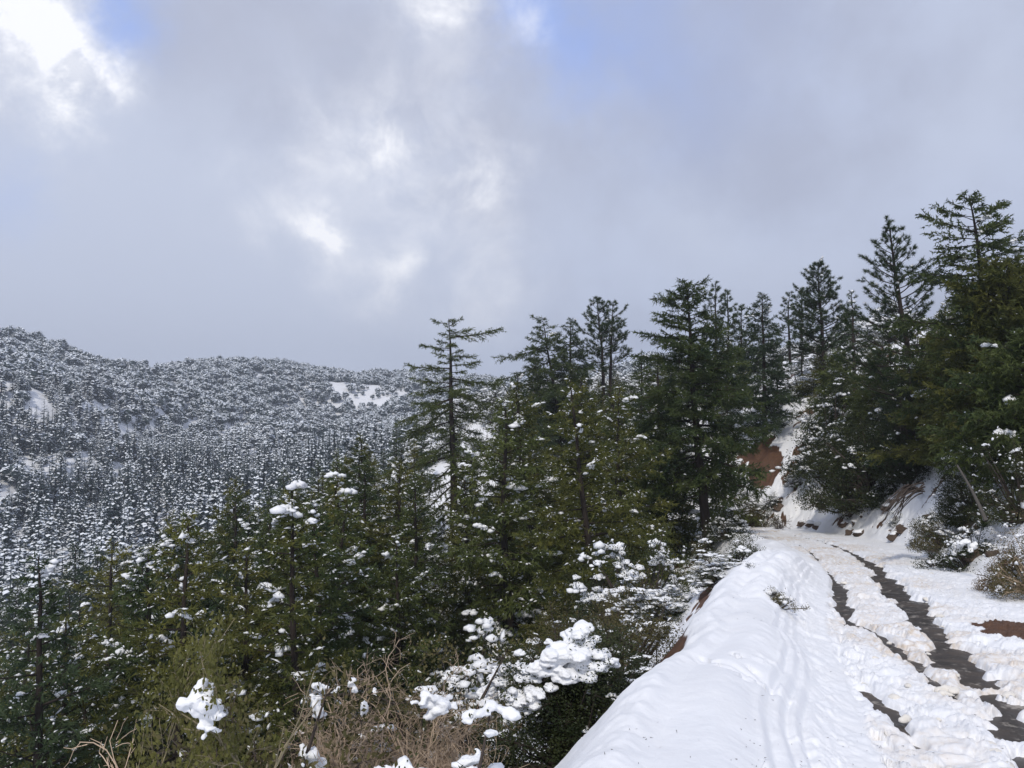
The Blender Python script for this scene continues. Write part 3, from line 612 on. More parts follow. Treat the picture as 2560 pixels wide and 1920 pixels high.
hero(572, 318, 78, 'c', 'dark', 'dark fir wedged between the leaning broad fir and the forked pine', None, 4.4, clear=.15, nl=85, dens=1.1, irreg=.3, snow=.16, nlen=.3)
hero(600, 299, 80, 'p', 'pine', 'pine with a forked top and bare dark trunk behind the bright olive fir', 606, 5.2, name='pine_tree', clear=.45, nl=46, col=.5, snow=.12, nlen=.3)
hero(613, 303, 81, 'p', 'pine', 'second top of the forked pine, slightly lower and to the right', 608, 4.6, name='pine_tree', clear=.6, nl=28, col=.5, snow=.1, nlen=.3)
hero(640, 352, 62, 'c', 'green', 'olive green fir filling the gap left of the big fir beside the road bend', None, 3.6, clear=.1, nl=80, snow=.18, nlen=.28)
hero(686, 282, 45, 'c', 'green', 'big ragged fir with a thick dark trunk on the outer edge of the road bend', 705, 4.4, clear=.22, nl=120, dens=1.3, droop=.35, irreg=.3, up=.4, snow=.10, col=.6, r0=.30, zoff=.1, big=6, extra=[(.94, PI, 1.9, -.05), (.6, PI, 4, -.1), (.55, PI - .4, 4.2, -.35), (.45, .2, 3.8, -.2), (.4, PI, 4.3, -.5)])
hero(662, 400, 50, 'c', 'olive', 'olive lower fir tucked against the left side of the big ragged fir', None, 3.0, clear=.08, nl=70, snow=.1)
hero(722, 425, 57, 'c', 'green', 'small green fir behind the trunk of the big ragged fir, left of the snow slope', None, 2.2, clear=.04, nl=70, snow=.14)
hero(700, 455, 59, 'c', 'dark', 'small dark fir left of the big ragged fir trunk', None, 2.2, clear=.04, nl=60, snow=.2)
hero(716, 284, 82, 'p', 'pine', 'slim pine just right of the big ragged fir top', None, 3.0, name='pine_tree', clear=.3, nl=40, col=.5, snow=.06, nlen=.3)
hero(729, 291, 84, 'p', 'pine', 'slim pine with a bent tip behind the big ragged fir', None, 2.6, name='pine_tree', clear=.3, nl=36, col=.5, snow=.06, nlen=.3)
hero(742, 306, 80, 'p', 'pine', 'lower slim dark pine right of the bent tip pine', None, 2.6, name='pine_tree', clear=.2, nl=38, col=.5, snow=.1, nlen=.3)
hero(764, 293, 66, 'c', 'dark', 'dark green pointed fir dusted with snow on the slope above the bend', None, 3.9, clear=.08, nl=100, dens=1.15, irreg=.2, snow=.16, nlen=.28)
hero(803, 289, 88, 'p', 'pine', 'thin pine left of the densely needled round topped pine', None, 2.8, name='pine_tree', clear=.3, nl=34, col=.4, snow=.14, nlen=.3)
hero(792, 293, 90, 'p', 'pine', 'smallest thin pine top beside the snow dusted pointed fir', None, 2.2, name='pine_tree', clear=.3, nl=30, col=.4, snow=.14, nlen=.3)
hero(819, 264, 68, 'p', 'pine', 'round topped pine with a heavy dark trunk between the thin pines and the open pine', 826, 3.3, name='pine_tree', clear=.3, nl=80, col=.8, up=.8, dens=1.3, snow=.12, nlen=.28)
hero(855, 291, 62, 'c', 'dark', 'ragged half dead conifer with a bent bare tip at the foot of the open pine', None, 1.6, clear=.3, nl=36, dens=.7, irreg=.5, droop=.6, snow=.12)
hero(902, 222, 46, 'p', 'pine', 'tall open pine showing dark trunk and branches against the sky', 926, 4.6, name='pine_tree', clear=.22, nl=78, up=.9, dens=1.0, snow=.03, col=0, pw=.75)
hero(975, 195, 36, 'c', 'green', 'tallest sparse conifer at the far right with drooping twigs against the sky', 1003, 4.6, clear=.2, nl=84, dens=.95, droop=.2, irreg=.22, up=.4, snow=.04, nlen=.17, nw=.06, col=.5)
hero(1003, 262, 34, 'c', 'olive', 'massive dark olive fir at the right edge under the tallest conifer', 1016, 4.0, clear=.1, nl=150, dens=1.35, droop=.2, irreg=.22, col=.6, snow=.035, nlen=.22, r0=.25)
hero(948, 330, 41, 'c', 'olive', 'olive fir with layered boughs left of the massive fir', 956, 3.2, clear=.08, nl=110, dens=1.3, droop=.15, col=.3, snow=.05, nlen=.22)
hero(885, 345, 52, 'c', 'green', 'dense green fir below the open pine trunk', None, 3.2, clear=.06, nl=95, dens=1.2, col=.3, snow=.06)
hero(838, 350, 60, 'c', 'green', 'green fir on the slope between the round topped pine and the open pine', None, 3.0, clear=.08, nl=85, dens=1.1, snow=.1)
hero(915, 372, 46, 'c', 'dark', 'dark shaded fir above the snowy cut bank', None, 2.7, clear=.06, nl=90, dens=1.3, col=.4, snow=.05)
hero(1035, 330, 27, 'c', 'green', 'green fir cut by the right edge of the view', None, 3.0, clear=.06, nl=110, dens=1.3, col=.4, snow=.03, nlen=.2)
# ------------------------------------------------------------------ forest
print('forest')
Z0 = (0, -500, -100)
srcs = []
def proto(kind, seed, H, Rd, leaf, snow, name='fir_tree', **k):
    f = conifer if kind == 'c' else pine
    wd, fo, sn = f(seed, H, Rd, snow=snow, **k); return dict(m=[(n_, g_.mesh(n_, M[mm_], sm)) for n_, g_, mm_, sm in (('trunk', wd, 'bark', True), ('crown', fo, leaf, False), ('snow', sn, 'snow', True)) if g_.n], H=H, name=name, leaf=leaf, snow=snow)
near = [proto('c', 101, 15, 3.9, 'olive', .24, nl=100, dens=1.1, clear=.06, big=22), proto('c', 102, 15, 3.5, 'green', .3, nl=90, dens=1.1, clear=.06, col=.2, big=22), proto('c', 103, 14, 3.9, 'olive', .42, nl=85, dens=1.1, clear=.06, irreg=.35, big=22),
        proto('c', 104, 15, 3.6, 'dark', .36, nl=90, dens=1.1, clear=.08, big=22), proto('c', 105, 12, 3.4, 'green', .45, nl=80, dens=1.2, clear=.05, big=28), proto('c', 106, 14, 3.4, 'olive', .3, nl=90, dens=1.1, clear=.06, big=34, lumps=1.25)]
mid = [proto('c', 111, 15, 3.6, 'dark', 0.52, nl=70, dens=.55, nlen=.42, nw=.12, twig=False, lumps=1.35, big=0), proto('c', 112, 15, 3.2, 'green', 0.52, nl=70, dens=.55, nlen=.42, nw=.12, twig=False, lumps=1.35, big=0),
       proto('c', 113, 14, 3.8, 'dark', 0.66, nl=65, dens=.6, nlen=.42, nw=.12, twig=False, lumps=1.35, big=0, irreg=.35), proto('c', 114, 15, 3.5, 'olive', 0.42, nl=70, dens=.55, nlen=.42, nw=.12, twig=False, lumps=1.7, big=0)]
SKYL = np.array([(-60, 545), (0, 540), (60, 528), (130, 508), (200, 490), (235, 482), (262, 488), (300, 470), (340, 450), (390, 436), (420, 425), (445, 425), (500, 395), (520, 372), (545, 350), (640, 372), (660, 350), (690, 330), (740, 325), (780, 345), (800, 335), (850, 340), (900, 320), (940, 300), (1024, 270), (1100, 260)], float)
FARL = np.array([(-60, 520), (0, 500), (100, 490), (200, 470), (300, 452), (380, 425), (430, 405), (500, 395), (560, 385), (1100, 300)], float)
rngF = np.random.default_rng(77)
placed = []
# taken positions: keep fill trees off the named ones and clear sight lines on the road
cand = []
for D in np.exp(np.linspace(math.log(21), math.log(215), 6000)):
    cand.append((D * rngF.uniform(-.78, .80), D + rngF.normal() * 2))
cand = np.array(cand); rngF.shuffle(cand); cz, cs = ground(cand[:, 0], cand[:, 1])
trees = []
for (x, y), z, s in zip(cand, cz, cs):
    if y < 20 or y > 215: continue
    px = 512 + x / y * F
    if s > 0 and s < 6.5: continue
    if s <= 0 and -s < 5.5: continue
    if 690 < px < 760 and y > 46 and y < 60: continue
    if px > 640 and y < 48 and s < 0: continue
    if px > 700 and y < 30: continue
    if s <= 0 and y < 30 and px > 330: continue
    if 715 < px < 812 and y < 70: continue
    if 395 < px < 520 and 44 < y < 62: continue
    if 830 < px and y < 56 and 0 < s < 10: continue
    sep_ = 4.6 if (400 < px < 720 and y < 80) else 2.9 if y < 60 else 3.3 if y < 110 else 4.4
    if s <= 0: sep_ *= .95
    if any((x - a[0]) ** 2 + (y - a[1]) ** 2 < sep_ ** 2 for a in placed): continue
    lim = np.interp(px, *SKYL.T) if y < 100 else np.interp(px, *FARL.T)
    lim += rngF.uniform(0, 34 if y < 100 else 16)
    Hm = (HOR - lim) / F * y - z; H = min(rngF.uniform(9, 18), Hm)
    if H < 3.5: continue
    placed.append((x, y)); trees.append((x, y, z, H, px))
trees.sort(key=lambda a: a[1])
print('forest candidates', len(trees))
nind = min(len(trees), 285)
parts_far = 95
def inst(name, protos, x, y, z, H, label, group, single=False):
    p = protos[rngF.integers(len(protos))] if not (y < 80 and x / y < -.42) else protos[[2, 3, 4, 4, 2][rngF.integers(5)]]; wd_ = {'olive': 'olive ', 'green': 'mid green ', 'dark': 'dark green '}[p['leaf']]; label = (('small ' if H < 8.5 else 'tall ' if H > 13 else '') + wd_ + label); group = wd_ + group; sc = H / p['H']; wide = min(1.35, max(1, (9 / H) ** .35))
    e = empty(name, (x, y, z - .2), label, 'tree', group, rngF.uniform(0, 6.3), (sc * wide * rngF.uniform(.9, 1.1), sc * wide * rngF.uniform(.9, 1.1), sc))
    e.rotation_euler[0] = rngF.normal() * .035; e.rotation_euler[1] = rngF.normal() * .035
    for nm, me in p['m']: 
        o = obj(nm, me, e)
        if nm == 'snow': o['kind'] = 'stuff'
def lab(x, y, px, s):
    if y < 46 and px < 420: return 'snow flecked fir in the near forest below the road', 'near firs below the road'
    if px < 420: return 'snow laden fir on the valley slope behind the nearest firs', 'firs on the valley slope'
    if s < 0: return 'fir below the road bend among the tall middle trees', 'firs below the road bend'
    return 'fir in the wood on the slope above the road', 'firs on the slope above the road'
for i_, (x, y, z, H, px) in enumerate(trees[:nind]):
    s = float(pdist(np.array([x]), np.array([y]), TR)[0]); lb, gr = lab(x, y, px, s)
    inst('fir_tree', near if y < 80 else mid, x, y, z, H, lb, gr)
# far forest: geometry-nodes instances, nobody could count it
def farvar(seed, kind, pr=.92, kk=.84):
    rng = np.random.default_rng(seed); g = G(); H = 10
    if kind == 'fir':
        g_ = G(); tube(g_, [[0, 0, 0], [0, 0, H]], [.16, .03], 4); g.add(g_, 0)
        for lv in range(15):
            t = (lv + .4) / 15; r_ = 2.1 * (1 - t) ** .8 + .15; nb = 7 if t < .7 else 5
            for b in range(nb):
                a = rng.uniform(0, 6.3); r2 = r_ * rng.uniform(.65, 1.25); z0_ = t * H + rng.normal() * .15; c_, s_ = math.cos(a), math.sin(a); wv = .24 * r2 + .14; dr_ = .32 * r2
                p0 = np.array([0, 0, z0_ + .15]); p1 = np.array([c_ * r2 * .6 - s_ * wv, s_ * r2 * .6 + c_ * wv, z0_ - dr_ * .5]); p2 = np.array([c_ * r2, s_ * r2, z0_ - dr_]); p3 = np.array([c_ * r2 * .6 + s_ * wv, s_ * r2 * .6 - c_ * wv, z0_ - dr_ * .5])
                g_ = G(); g_.tri([p0 - [0, 0, .4], p1 - [0, 0, .22], p2 - [0, 0, .1], p3 - [0, 0, .22]], [[0, 1, 2], [0, 2, 3]]); g.add(g_, 0)
                if rng.random() < pr:
                    k_ = kk; ce = (p0 + p1 + p2 + p3) / 4; up_ = np.array([0, 0, .07]); q = [ce + (p - ce) * [k_, k_, 1] + up_ for p in (p0 * .6 + p2 * .4, p1, p2, p3)]
                    g_ = G(); g_.tri(q, [[0, 1, 2], [0, 2, 3]]); g.add(g_, 1)
    else:
        for _ in range(9):
            q = unit(rng.normal(size=3)) * [2.3, 2.3, 1.6] * rng.uniform(.3, 1) + [0, 0, 3.4]; rr_ = rng.uniform(.8, 1.5); g_ = G(); blob(g_, q, (rr_, rr_, rr_ * 1.1), rng, 1, .4)
            n_ = 22; O = q + unit(rng.normal(size=(n_, 3))) * rr_ * .9; slivers(g_, O, O - q + rng.normal(size=(n_, 3)) * .5, .8, .5, rng); g.add(g_, 0)
            n_ = 20; O = q + unit(rng.normal(size=(n_, 3)) * [1, 1, .5] + [0, 0, .8]) * rr_ * 1.12; g_ = G(); sz = rng.uniform(.16, .5, n_); flecks(g_, O, rng.normal(size=(n_, 3)) * [1, 1, .4], sz * 1.3, sz, sz * .55, rng); g.add(g_, 1)
        g_ = G(); tube(g_, [[0, 0, 0], [0, 0, 3.5]], [.2, .1], 4); g.add(g_, 0)
    return g.mesh('far_' + kind, [M['farleaf'], M['farsnow']])
fcol = bpy.data.collections.new('far_variants')
for i_ in range(5): fcol.objects.link(bpy.data.objects.new('a%d_variant' % i_, farvar(200 + i_, 'fir')))
fcol3 = bpy.data.collections.new('far_variants_dark')
for i_ in range(5): fcol3.objects.link(bpy.data.objects.new('c%d_variant' % i_, farvar(220 + i_, 'fir', .6, .6)))
fcol2 = bpy.data.collections.new('far_variants_round')
for i_ in range(4): fcol2.objects.link(bpy.data.objects.new('b%d_variant' % i_, farvar(210 + i_, 'oak')))
def scatter(name, pts, rot, scl, coll, label, cat):
    me = bpy.data.meshes.new(name); me.vertices.add(len(pts)); me.vertices.foreach_set('co', pts.astype(np.float32).ravel())
    a = me.attributes.new('rot', 'FLOAT', 'POINT'); a.data.foreach_set('value', rot.astype(np.float32))
    a = me.attributes.new('scl', 'FLOAT', 'POINT'); a.data.foreach_set('value', scl.astype(np.float32))
    o = obj(name, me, kind='stuff', label=label, category=cat)
    ng = bpy.data.node_groups.new(name, 'GeometryNodeTree'); ng.interface.new_socket('Geometry', in_out='INPUT', socket_type='NodeSocketGeometry'); ng.interface.new_socket('Geometry', in_out='OUTPUT', socket_type='NodeSocketGeometry')
    nn = ng.nodes.new; gi = nn('NodeGroupInput'); go = nn('NodeGroupOutput'); ip = nn('GeometryNodeInstanceOnPoints'); ci = nn('GeometryNodeCollectionInfo'); ci.inputs[0].default_value = coll; ci.inputs['Separate Children'].default_value = True; ci.inputs['Reset Children'].default_value = True
    ra = nn('GeometryNodeInputNamedAttribute'); ra.data_type = 'FLOAT'; ra.inputs[0].default_value = 'rot'; sa = nn('GeometryNodeInputNamedAttribute'); sa.data_type = 'FLOAT'; sa.inputs[0].default_value = 'scl'
    cx = nn('ShaderNodeCombineXYZ'); lk = ng.links.new; lk(ra.outputs[0], cx.inputs[2]); lk(gi.outputs[0], ip.inputs['Points']); lk(ci.outputs[0], ip.inputs['Instance']); ip.inputs['Pick Instance'].default_value = True
    lk(cx.outputs[0], ip.inputs['Rotation']); lk(sa.outputs[0], ip.inputs['Scale']); lk(ip.outputs[0], go.inputs[0])
    md = o.modifiers.new('scatter', 'NODES'); md.node_group = ng; return o
def farpts(n_, y0, y1, rng):
    y = np.sqrt(rng.uniform(y0 ** 2, y1 ** 2, n_)); x = y * rng.uniform(-.80, .25, n_); z, s = ground(x, y); return np.stack([x, y, z - .2], -1)
fp = farpts(27000, 205, 960, rngF); px = 512 + fp[:, 0] / fp[:, 1] * F; py = HOR - fp[:, 2] / fp[:, 1] * F
mead = (((px - 372) / 48) ** 2 + ((fp[:, 1] - 700) / 38) ** 2 < 1) & (rngF.random(len(fp)) < .8)
dn_ = fbm(fp[:, 0] * .03, fp[:, 1] * .02, 3, 61) + .5 * fbm(fp[:, 0] * .1, fp[:, 1] * .06, 2, 62); gul = np.exp(-((fp[:, 0] + 150 - (fp[:, 1] - 330) * .25) / 8) ** 2) * (fp[:, 1] < 520)
keep = ~mead & (rngF.random(len(fp)) < np.clip(1.25 - np.maximum(dn_ - .10, 0) * 5, .68, 1)) & (rngF.random(len(fp)) > gul * .9); fp = fp[keep]; px = px[keep]
isoak = (rngF.random(len(fp)) < np.clip((fp[:, 1] - 300) / 200, .12, .97)) | (fp[:, 1] > 440) | ((fp[:, 1] > 340) & (fp[:, 2] / fp[:, 1] * F > 40))
dkf = ~isoak & (fp[:, 1] + fbm(fp[:, 0] * .03, fp[:, 1] * .03, 3, 64) * 160 < 320)
def go_(m, nm, coll, lb, s0, s1):
    p = fp[m]; scatter(nm, p, rngF.uniform(0, 6.3, len(p)), s0 + (s1 - s0) * rngF.random(len(p)) ** 1.6, coll, lb, 'forest')
go_(dkf, 'dark_fir_forest', fcol3, 'dark less snowy fir forest low in the valley', .6, 1.9)
go_(~isoak & ~dkf, 'fir_forest', fcol, 'distant frosted fir forest covering the valley and far slopes', .6, 1.9)
go_(isoak, 'oak_woodland', fcol2, 'distant frosted round crowned woodland on the upper far slopes', .5, 1.7)
# remaining mid trees beyond the individuals
rest = trees[nind:]
if rest:
    p = np.array([(a[0], a[1], a[2] - .2) for a in rest]); scatter('valley_firs', p, rngF.uniform(0, 6.3, len(p)), np.array([a[3] / 10 for a in rest]), fcol, 'snow laden firs too many to count on the valley floor', 'forest')
# ------------------------------------------------------------------ shrubs
print('shrubs')
DOME = {}; TEXS = {}
def fuse(o, sm_):
    md = o.modifiers.new('fuse', 'REMESH'); md.mode = 'VOXEL'; md.voxel_size = max(.009, sm_ * .13); md.use_smooth_shade = True
    md = o.modifiers.new('melt', 'SMOOTH'); md.iterations = 4; md.factor = .6
    k_ = round(sm_, 1)
    if k_ not in TEXS: TEXS[k_] = bpy.data.textures.new('snow_relief', 'CLOUDS'); TEXS[k_].noise_scale = sm_ * .4; TEXS[k_].noise_depth = 4
    md = o.modifiers.new('relief', 'DISPLACE'); md.texture = TEXS[k_]; md.strength = sm_ * .34; md.mid_level = .5
def zmax(geo): return max(np.percentile(np.concatenate(q.v)[:, 2], 99 if geo[1].n else 99.97) for q in geo if q.n)
def xyr(geo): V = np.concatenate(geo[1].v if geo[1].n else geo[0].v); return np.percentile(np.abs(V[:, 0]), 95), np.percentile(np.abs(V[:, 1]), 95)
def fit(e, geo, top, uni=False, half=None):
    zm = zmax(geo); k = max(.3, (P(512, top, e.location[1])[2] - e.location[2]) / zm); e.scale = (k,) * 3 if uni else (max(.7, min(1.25, k)),) * 2 + (k,)
    rx_, ry_ = xyr(geo)
    if half: q_ = half / F * e.location[1] / rx_; e.scale = (max(q_, k * .6), max(q_, k * .6), k)
    DOME['dome'] = (np.array(e.location), (rx_ * e.scale[0], ry_ * e.scale[1], zm * k))
def sh(name, px, D, geo, leaf, label, top, group=None, zoff=0, wood='dtwig', rz=0, trunk='stems', cat='shrub'):
    x, y, z = at_ground(px, D); e = build_tree(name, geo, leaf, (x, y, z), label, cat, group, rz, 'foliage', trunk, wood); fit(e, geo, top)
    if D < 13:
        for c_ in e.children:
            if c_.name.startswith('snow'): fuse(c_, .10)
    return e
def on_ground(px, py, D0=9, D1=90):        # where the line of sight through a point of the slope meets it
    D = np.linspace(D0, D1, 900); x = (px - 512) / F * D; z = ground(x, D)[0]; zr_ = -(py - HOR) / F * D; k = np.nonzero(z >= zr_)[0]
    i = k[0] if len(k) else int(np.argmin(np.abs(z - zr_))); return x[i], D[i], z[i] - .1
# big evergreen bush right below the bank
e = sh('evergreen_shrub', 574, 9.6, shrub(301, 1.45, 1.2, 2.2, 330, 150, .060, .05, spread=.14, low=-1.0), 'shrubleaf', 'big dark evergreen shrub with broad snow slabs on top, against the snow bank edge', top=636)
def snowslab(parent, pts, seed, name='snow_slab', dome=None):
    rng = np.random.default_rng(seed); g = G(); pl = np.array(parent.location)
    if dome is None and 'dome' in DOME: dome = DOME['dome']
    for (px, py, D, s_) in pts:
        r_ = ray(px, py); r_ = r_ / r_[1]
        if dome is not None:
            R3 = np.array(dome[1]); o_ = -dome[0] / R3; d_ = r_ / R3; A_ = d_ @ d_; B_ = o_ @ d_; C_ = o_ @ o_ - 1.03; q_ = B_ * B_ - A_ * C_
            D = (-B_ - math.sqrt(q_)) / A_ if q_ > 0 else -B_ / A_
        for k_ in range(7):
            o2 = rng.normal(size=3) * s_ * .5; k2 = s_ * rng.uniform(.35, .68)
            blob(g, r_ * D - pl + o2 * [1.15, .8, 1.05], (k2 * 1.15, k2, k2 * .8), rng, 2, .3)
    sc_ = np.array(parent.scale); g.v = [v / sc_ for v in g.v]
    o = obj(name, g.mesh(name, M['snow'], True), parent); fuse(o, np.mean([q[3] for q in pts]))
snowslab(e, [(560, 662, 8.6, 0.222), (545, 668, 8.5, 0.192), (580, 658, 8.7, 0.207), (600, 664, 8.6, 0.163), (568, 648, 8.8, 0.178), (583, 640, 8.9, 0.163), (573, 636, 9.0, 0.148), (606, 672, 8.6, 0.118), (534, 676, 8.4, 0.126), (596, 650, 8.7, 0.148), (552, 655, 8.7, .12), (590, 670, 8.6, .12), (570, 672, 8.6, .14), (556, 674, 8.6, .13)], 1)
snowslab(e, [(520, 700, 8.0, .12), (527, 695, 8.0, .13), (535, 702, 8.0, .10), (514, 706, 8.0, .1), (541, 698, 8.0, .08)], 2)
snowslab(e, [(503, 672, 8.4, .14), (494, 682, 8.3, .13), (490, 695, 8.2, .12), (486, 705, 8.1, .13), (512, 664, 8.5, .1)], 3)
sh('sage_shrub', 620, 12.5, shrub(302, 1.9, 1.6, 2.6, 130, 120, .06, .22, snowsize=.12, spread=.13), 'sageleaf', 'tan and green brushy shrub behind the snow slab bush', top=592)
sh('sage_shrub', 560, 14.5, shrub(303, 1.8, 1.5, 3.0, 120, 120, .06, .12, snowsize=.12, spread=.13), 'sageleaf', 'tan brown brushy shrub rising between the snow slab bush and the firs', top=606)
sh('evergreen_shrub', 650, 10.8, shrub(304, .9, .9, 1.5, 70, 130, .05, .3, snowsize=.12, spread=.15), 'shrubleaf', 'low dark shrub with snow bits in the angle of the snow bank edge', top=668)
sh('evergreen_shrub', 668, 18, shrub(305, 1.9, 1.8, 3.4, 150, 110, .07, .62, snowsize=0.31, spread=.12), 'shrubleaf', 'large snow loaded shrub left of the brown bank', top=585)
sh('evergreen_shrub', 716, 17.5, shrub(306, 1.0, 1.3, 2.2, 100, 90, .05, .6, snowsize=0.20, spread=.15, low=-.3), 'shrubleaf', 'twiggy snow loaded shrub leaning over the brown earth cut', top=575)
sh('evergreen_shrub', 640, 23, shrub(307, 2.2, 2, 4.0, 140, 110, .08, .5, snowsize=0.31, spread=.13), 'shrubleaf', 'tall shrub with snow bunches under the big ragged fir', top=540)
sh('evergreen_shrub', 735, 25, shrub(308, 1.5, 1.4, 2.4, 90, 110, .08, .4, snowsize=0.25, spread=.15), 'shrubleaf', 'rounded green shrub on the verge at the head of the snow bank', top=536)
sh('evergreen_shrub', 700, 28, shrub(309, 1.8, 1.6, 3.2, 100, 110, .08, .7, snowsize=0.31, spread=.14), 'shrubleaf', 'white snow smothered shrub at the foot of the big ragged fir', top=540)
sh('evergreen_shrub', 612, 20, shrub(310, 1.4, 1.4, 3.6, 100, 120, .07, .12, spread=.14), 'sageleaf', 'plain green shrub beside the dark gap left of the snow loaded shrubs', top=596)
# tan bare bush and oak sapling near the lower left
def bareshrub(px, D, geo, label, top, half, wood='twig', name='bare_shrub', group=None):
    x, y, z = at_ground(px, D); e = empty(name, (x, y, z), label, 'shrub', group); obj('branches', geo.mesh('branches', M[wood], True), e); fit(e, (geo, G(), G()), top, True, half); return e
b1 = bareshrub(400, 8.2, bare(321, 3.0, .7, 24, 4, .014, 4, .85, maxr=0.95), 'tan leafless shrub of dense fine twigs at the lower middle', 652, 80)
snowslab(b1, [(438, 708, 7.6, .10), (445, 704, 7.6, .12), (432, 706, 7.6, .1), (424, 704, 7.6, .08)], 5)
b2 = bareshrub(318, 7.8, bare(322, 2.4, .8, 18, 4, .012, 4, .85, maxr=0.80), 'lower tan leafless shrub with a round snow lump, left of the dense one', 682, 55)
snowslab(b2, [(313, 757, 6.6, .10), (308, 756, 6.6, .08)], 6)
snowslab(b2, [(318, 700, 7.2, .08), (322, 690, 7.2, .07), (316, 712, 7.2, .07), (352, 683, 7.4, .06)], 7)
bareshrub(352, 8.6, bare(326, 2.8, .8, 22, 4, .012, 4, .85, maxr=0.90), 'low tan leafless shrub filling in between the other two tan shrubs', 668, 75)
bareshrub(438, 8.9, bare(327, 2.8, .7, 20, 4, .012, 4, .85, maxr=0.90), 'greyish tan leafless shrub right behind the dense fine twigged one', 672, 60, wood='twig')
bareshrub(465, 9.5, bare(323, 2.6, .5, 14, 4, .010, 3, .6), 'thin grey leafless shrub between the tan shrub and the snow slab bush', 676, 42, wood='grey')
sh('sage_shrub', 430, 9.5, shrub(324, 1.2, 1.0, 2.2, 70, 110, .045, .1, spread=.15), 'sageleaf', 'olive brown shrub half hidden behind the tan leafless twigs', top=652)
sh('snowy_shrub', 447, 6.6, shrub(325, .75, .6, 1.4, 60, 45, .04, .95, snowsize=.17, spread=.16), 'shrubleaf', 'low twiggy shrub buried in white snow at the bottom middle', top=706)
# oak sapling: leafy branches with a big snow lump
rng = np.random.default_rng(9)
wd = bare(331, 2.6, .3, 7, 4, .010, 4, .8, maxr=.42); tipV = np.concatenate(wd.v); pick = tipV[rng.integers(0, len(tipV), 5200)]; pick = pick[(pick[:, 2] > .35) & (np.hypot(pick[:, 0], pick[:, 1]) < .58)]
fo = G(); leaves(fo, pick + rng.normal(size=pick.shape) * .035, rng.normal(size=pick.shape) + [0, 0, .4], .031 * rng.uniform(.6, 1.3, len(pick)), .018, rng)
x, y, z = at_ground(208, 5.6); ok = empty('oak_sapling', (x, y, z), 'young olive leaved oak holding one big snow lump at the lower left', 'sapling'); obj('branches', wd.mesh('branches', M['sapwood'], True), ok); obj('foliage', fo.mesh('foliage', M['oakleaf']), ok); fit(ok, (wd, fo, G()), 634, True, 44)
snowslab(ok, [(200, 692, 5.1, .085), (206, 702, 5.05, .09), (212, 716, 5.0, .085), (192, 703, 5.1, .06), (211, 728, 5.0, .06), (186, 706, 5.1, .045)], 8, 'snow_lump')
sh('oak_shrub', 265, 7.0, shrub(332, 1.0, .9, 1.7, 60, 110, .05, .08, spread=.18), 'sageleaf', 'dull olive shrub at the bottom left between the oak sapling and the tan shrubs', top=705)
bareshrub(140, 6.5, bare(333, 1.5, .15, 3, 3, .007, 3, .5), 'sparse pale leafless stems poking up at the bottom left', 712, 24)
# snow-loaded chaparral across the spur and the slope above the road: alike shrubs
sp = [shrub(341 + i_, 1.6, 1.5, 2.1, 55, 60, .13, .8, snowsize=.3, spread=.2) for i_ in range(3)]
spm = [[(n_, g_.mesh(n_, M[mm_], sm)) for n_, g_, mm_, sm in (('stems', a, 'dtwig', True), ('foliage', b, 'shrubleaf', False), ('snow', c, 'snow', True))] for a, b, c in sp]
cnt = 0; cs_ = []
rngS = np.random.default_rng(12); SX = []
for _ in range(4000):
    pass
    y = math.exp(rngS.uniform(math.log(24), math.log(170))); x = y * rngS.uniform(-.5, .78); px = 512 + x / y * F
    SX.append((x, y, px)); cnt += 0
SX = SX[:2600]
for _ in range(260):
    y = rngS.uniform(84, 165); px = rngS.uniform(405, 660); SX.insert(0, ((px - 512) / F * y, y, px))
SX = np.array(SX); zz, ss = ground(SX[:, 0], SX[:, 1])
for (x, y, px), z, s in zip(SX, zz, ss):
    if cnt >= 298: break
    if s > 0 and s < 5.2 or s <= 0 and -s < 4.2: continue
    if px > 640 and y < 30 and s < 0 or px < 380 and y < 40: continue
    if 715 < px < 812 and y < 68: continue
    if 830 < px and y < 52 and 0 < s < 9: continue
    if px > 560 and y < 46 and s < 0: continue
    if any((x - a) ** 2 + (y - b) ** 2 < (2.3 if y < 84 else 3.2) ** 2 for a, b in cs_): continue
    cs_.append((x, y)); cnt += 1; sc_ = rngS.uniform(.7, 1.5)
    lb, gr = ('snow covered shrub on the slope above the road', 'snowy shrubs above the road') if s > 0 and y < 75 else (('snow covered shrub on the spur behind the tall middle trees', 'snowy shrubs on the spur') if s > 0 else ('snow covered shrub on the slope below the road', 'snowy shrubs below the road'))
    e = empty('snowy_shrub', (x, y, z - .15), lb, 'shrub', gr, rngS.uniform(0, 6.3), sc_)
    for nm, me in spm[cnt % 3]:
        o = obj(nm, me, e)
        if nm == 'snow': o['kind'] = 'stuff'
rngB = np.random.default_rng(31)
dls = np.concatenate([[0], np.cumsum(np.linalg.norm(np.diff(TR, axis=0), axis=1))])
def along(d, off):
    x = np.interp(d, dls, TR[:, 0]); y = np.interp(d, dls, TR[:, 1]); x2 = np.interp(d + .5, dls, TR[:, 0]); y2 = np.interp(d + .5, dls, TR[:, 1]); l_ = math.hypot(x2 - x, y2 - y); return x + (y2 - y) / l_ * off, y - (x2 - x) / l_ * off
for k_ in range(26):
    x, y = along(rngB.uniform(34, 68), rngB.uniform(3.6, 7.5)); sc_ = rngB.uniform(.28, .62)
    e = empty('bank_shrub', (x, y, gz(x, y) - .1), 'small dark snowy shrub sprouting from the cut bank beside the road', 'shrub', 'small shrubs on the cut bank', rngB.uniform(0, 6.3), sc_)
    for nm, me in spm[k_ % 3]:
        o = obj(nm, me, e)
        if nm == 'snow': o['kind'] = 'stuff'
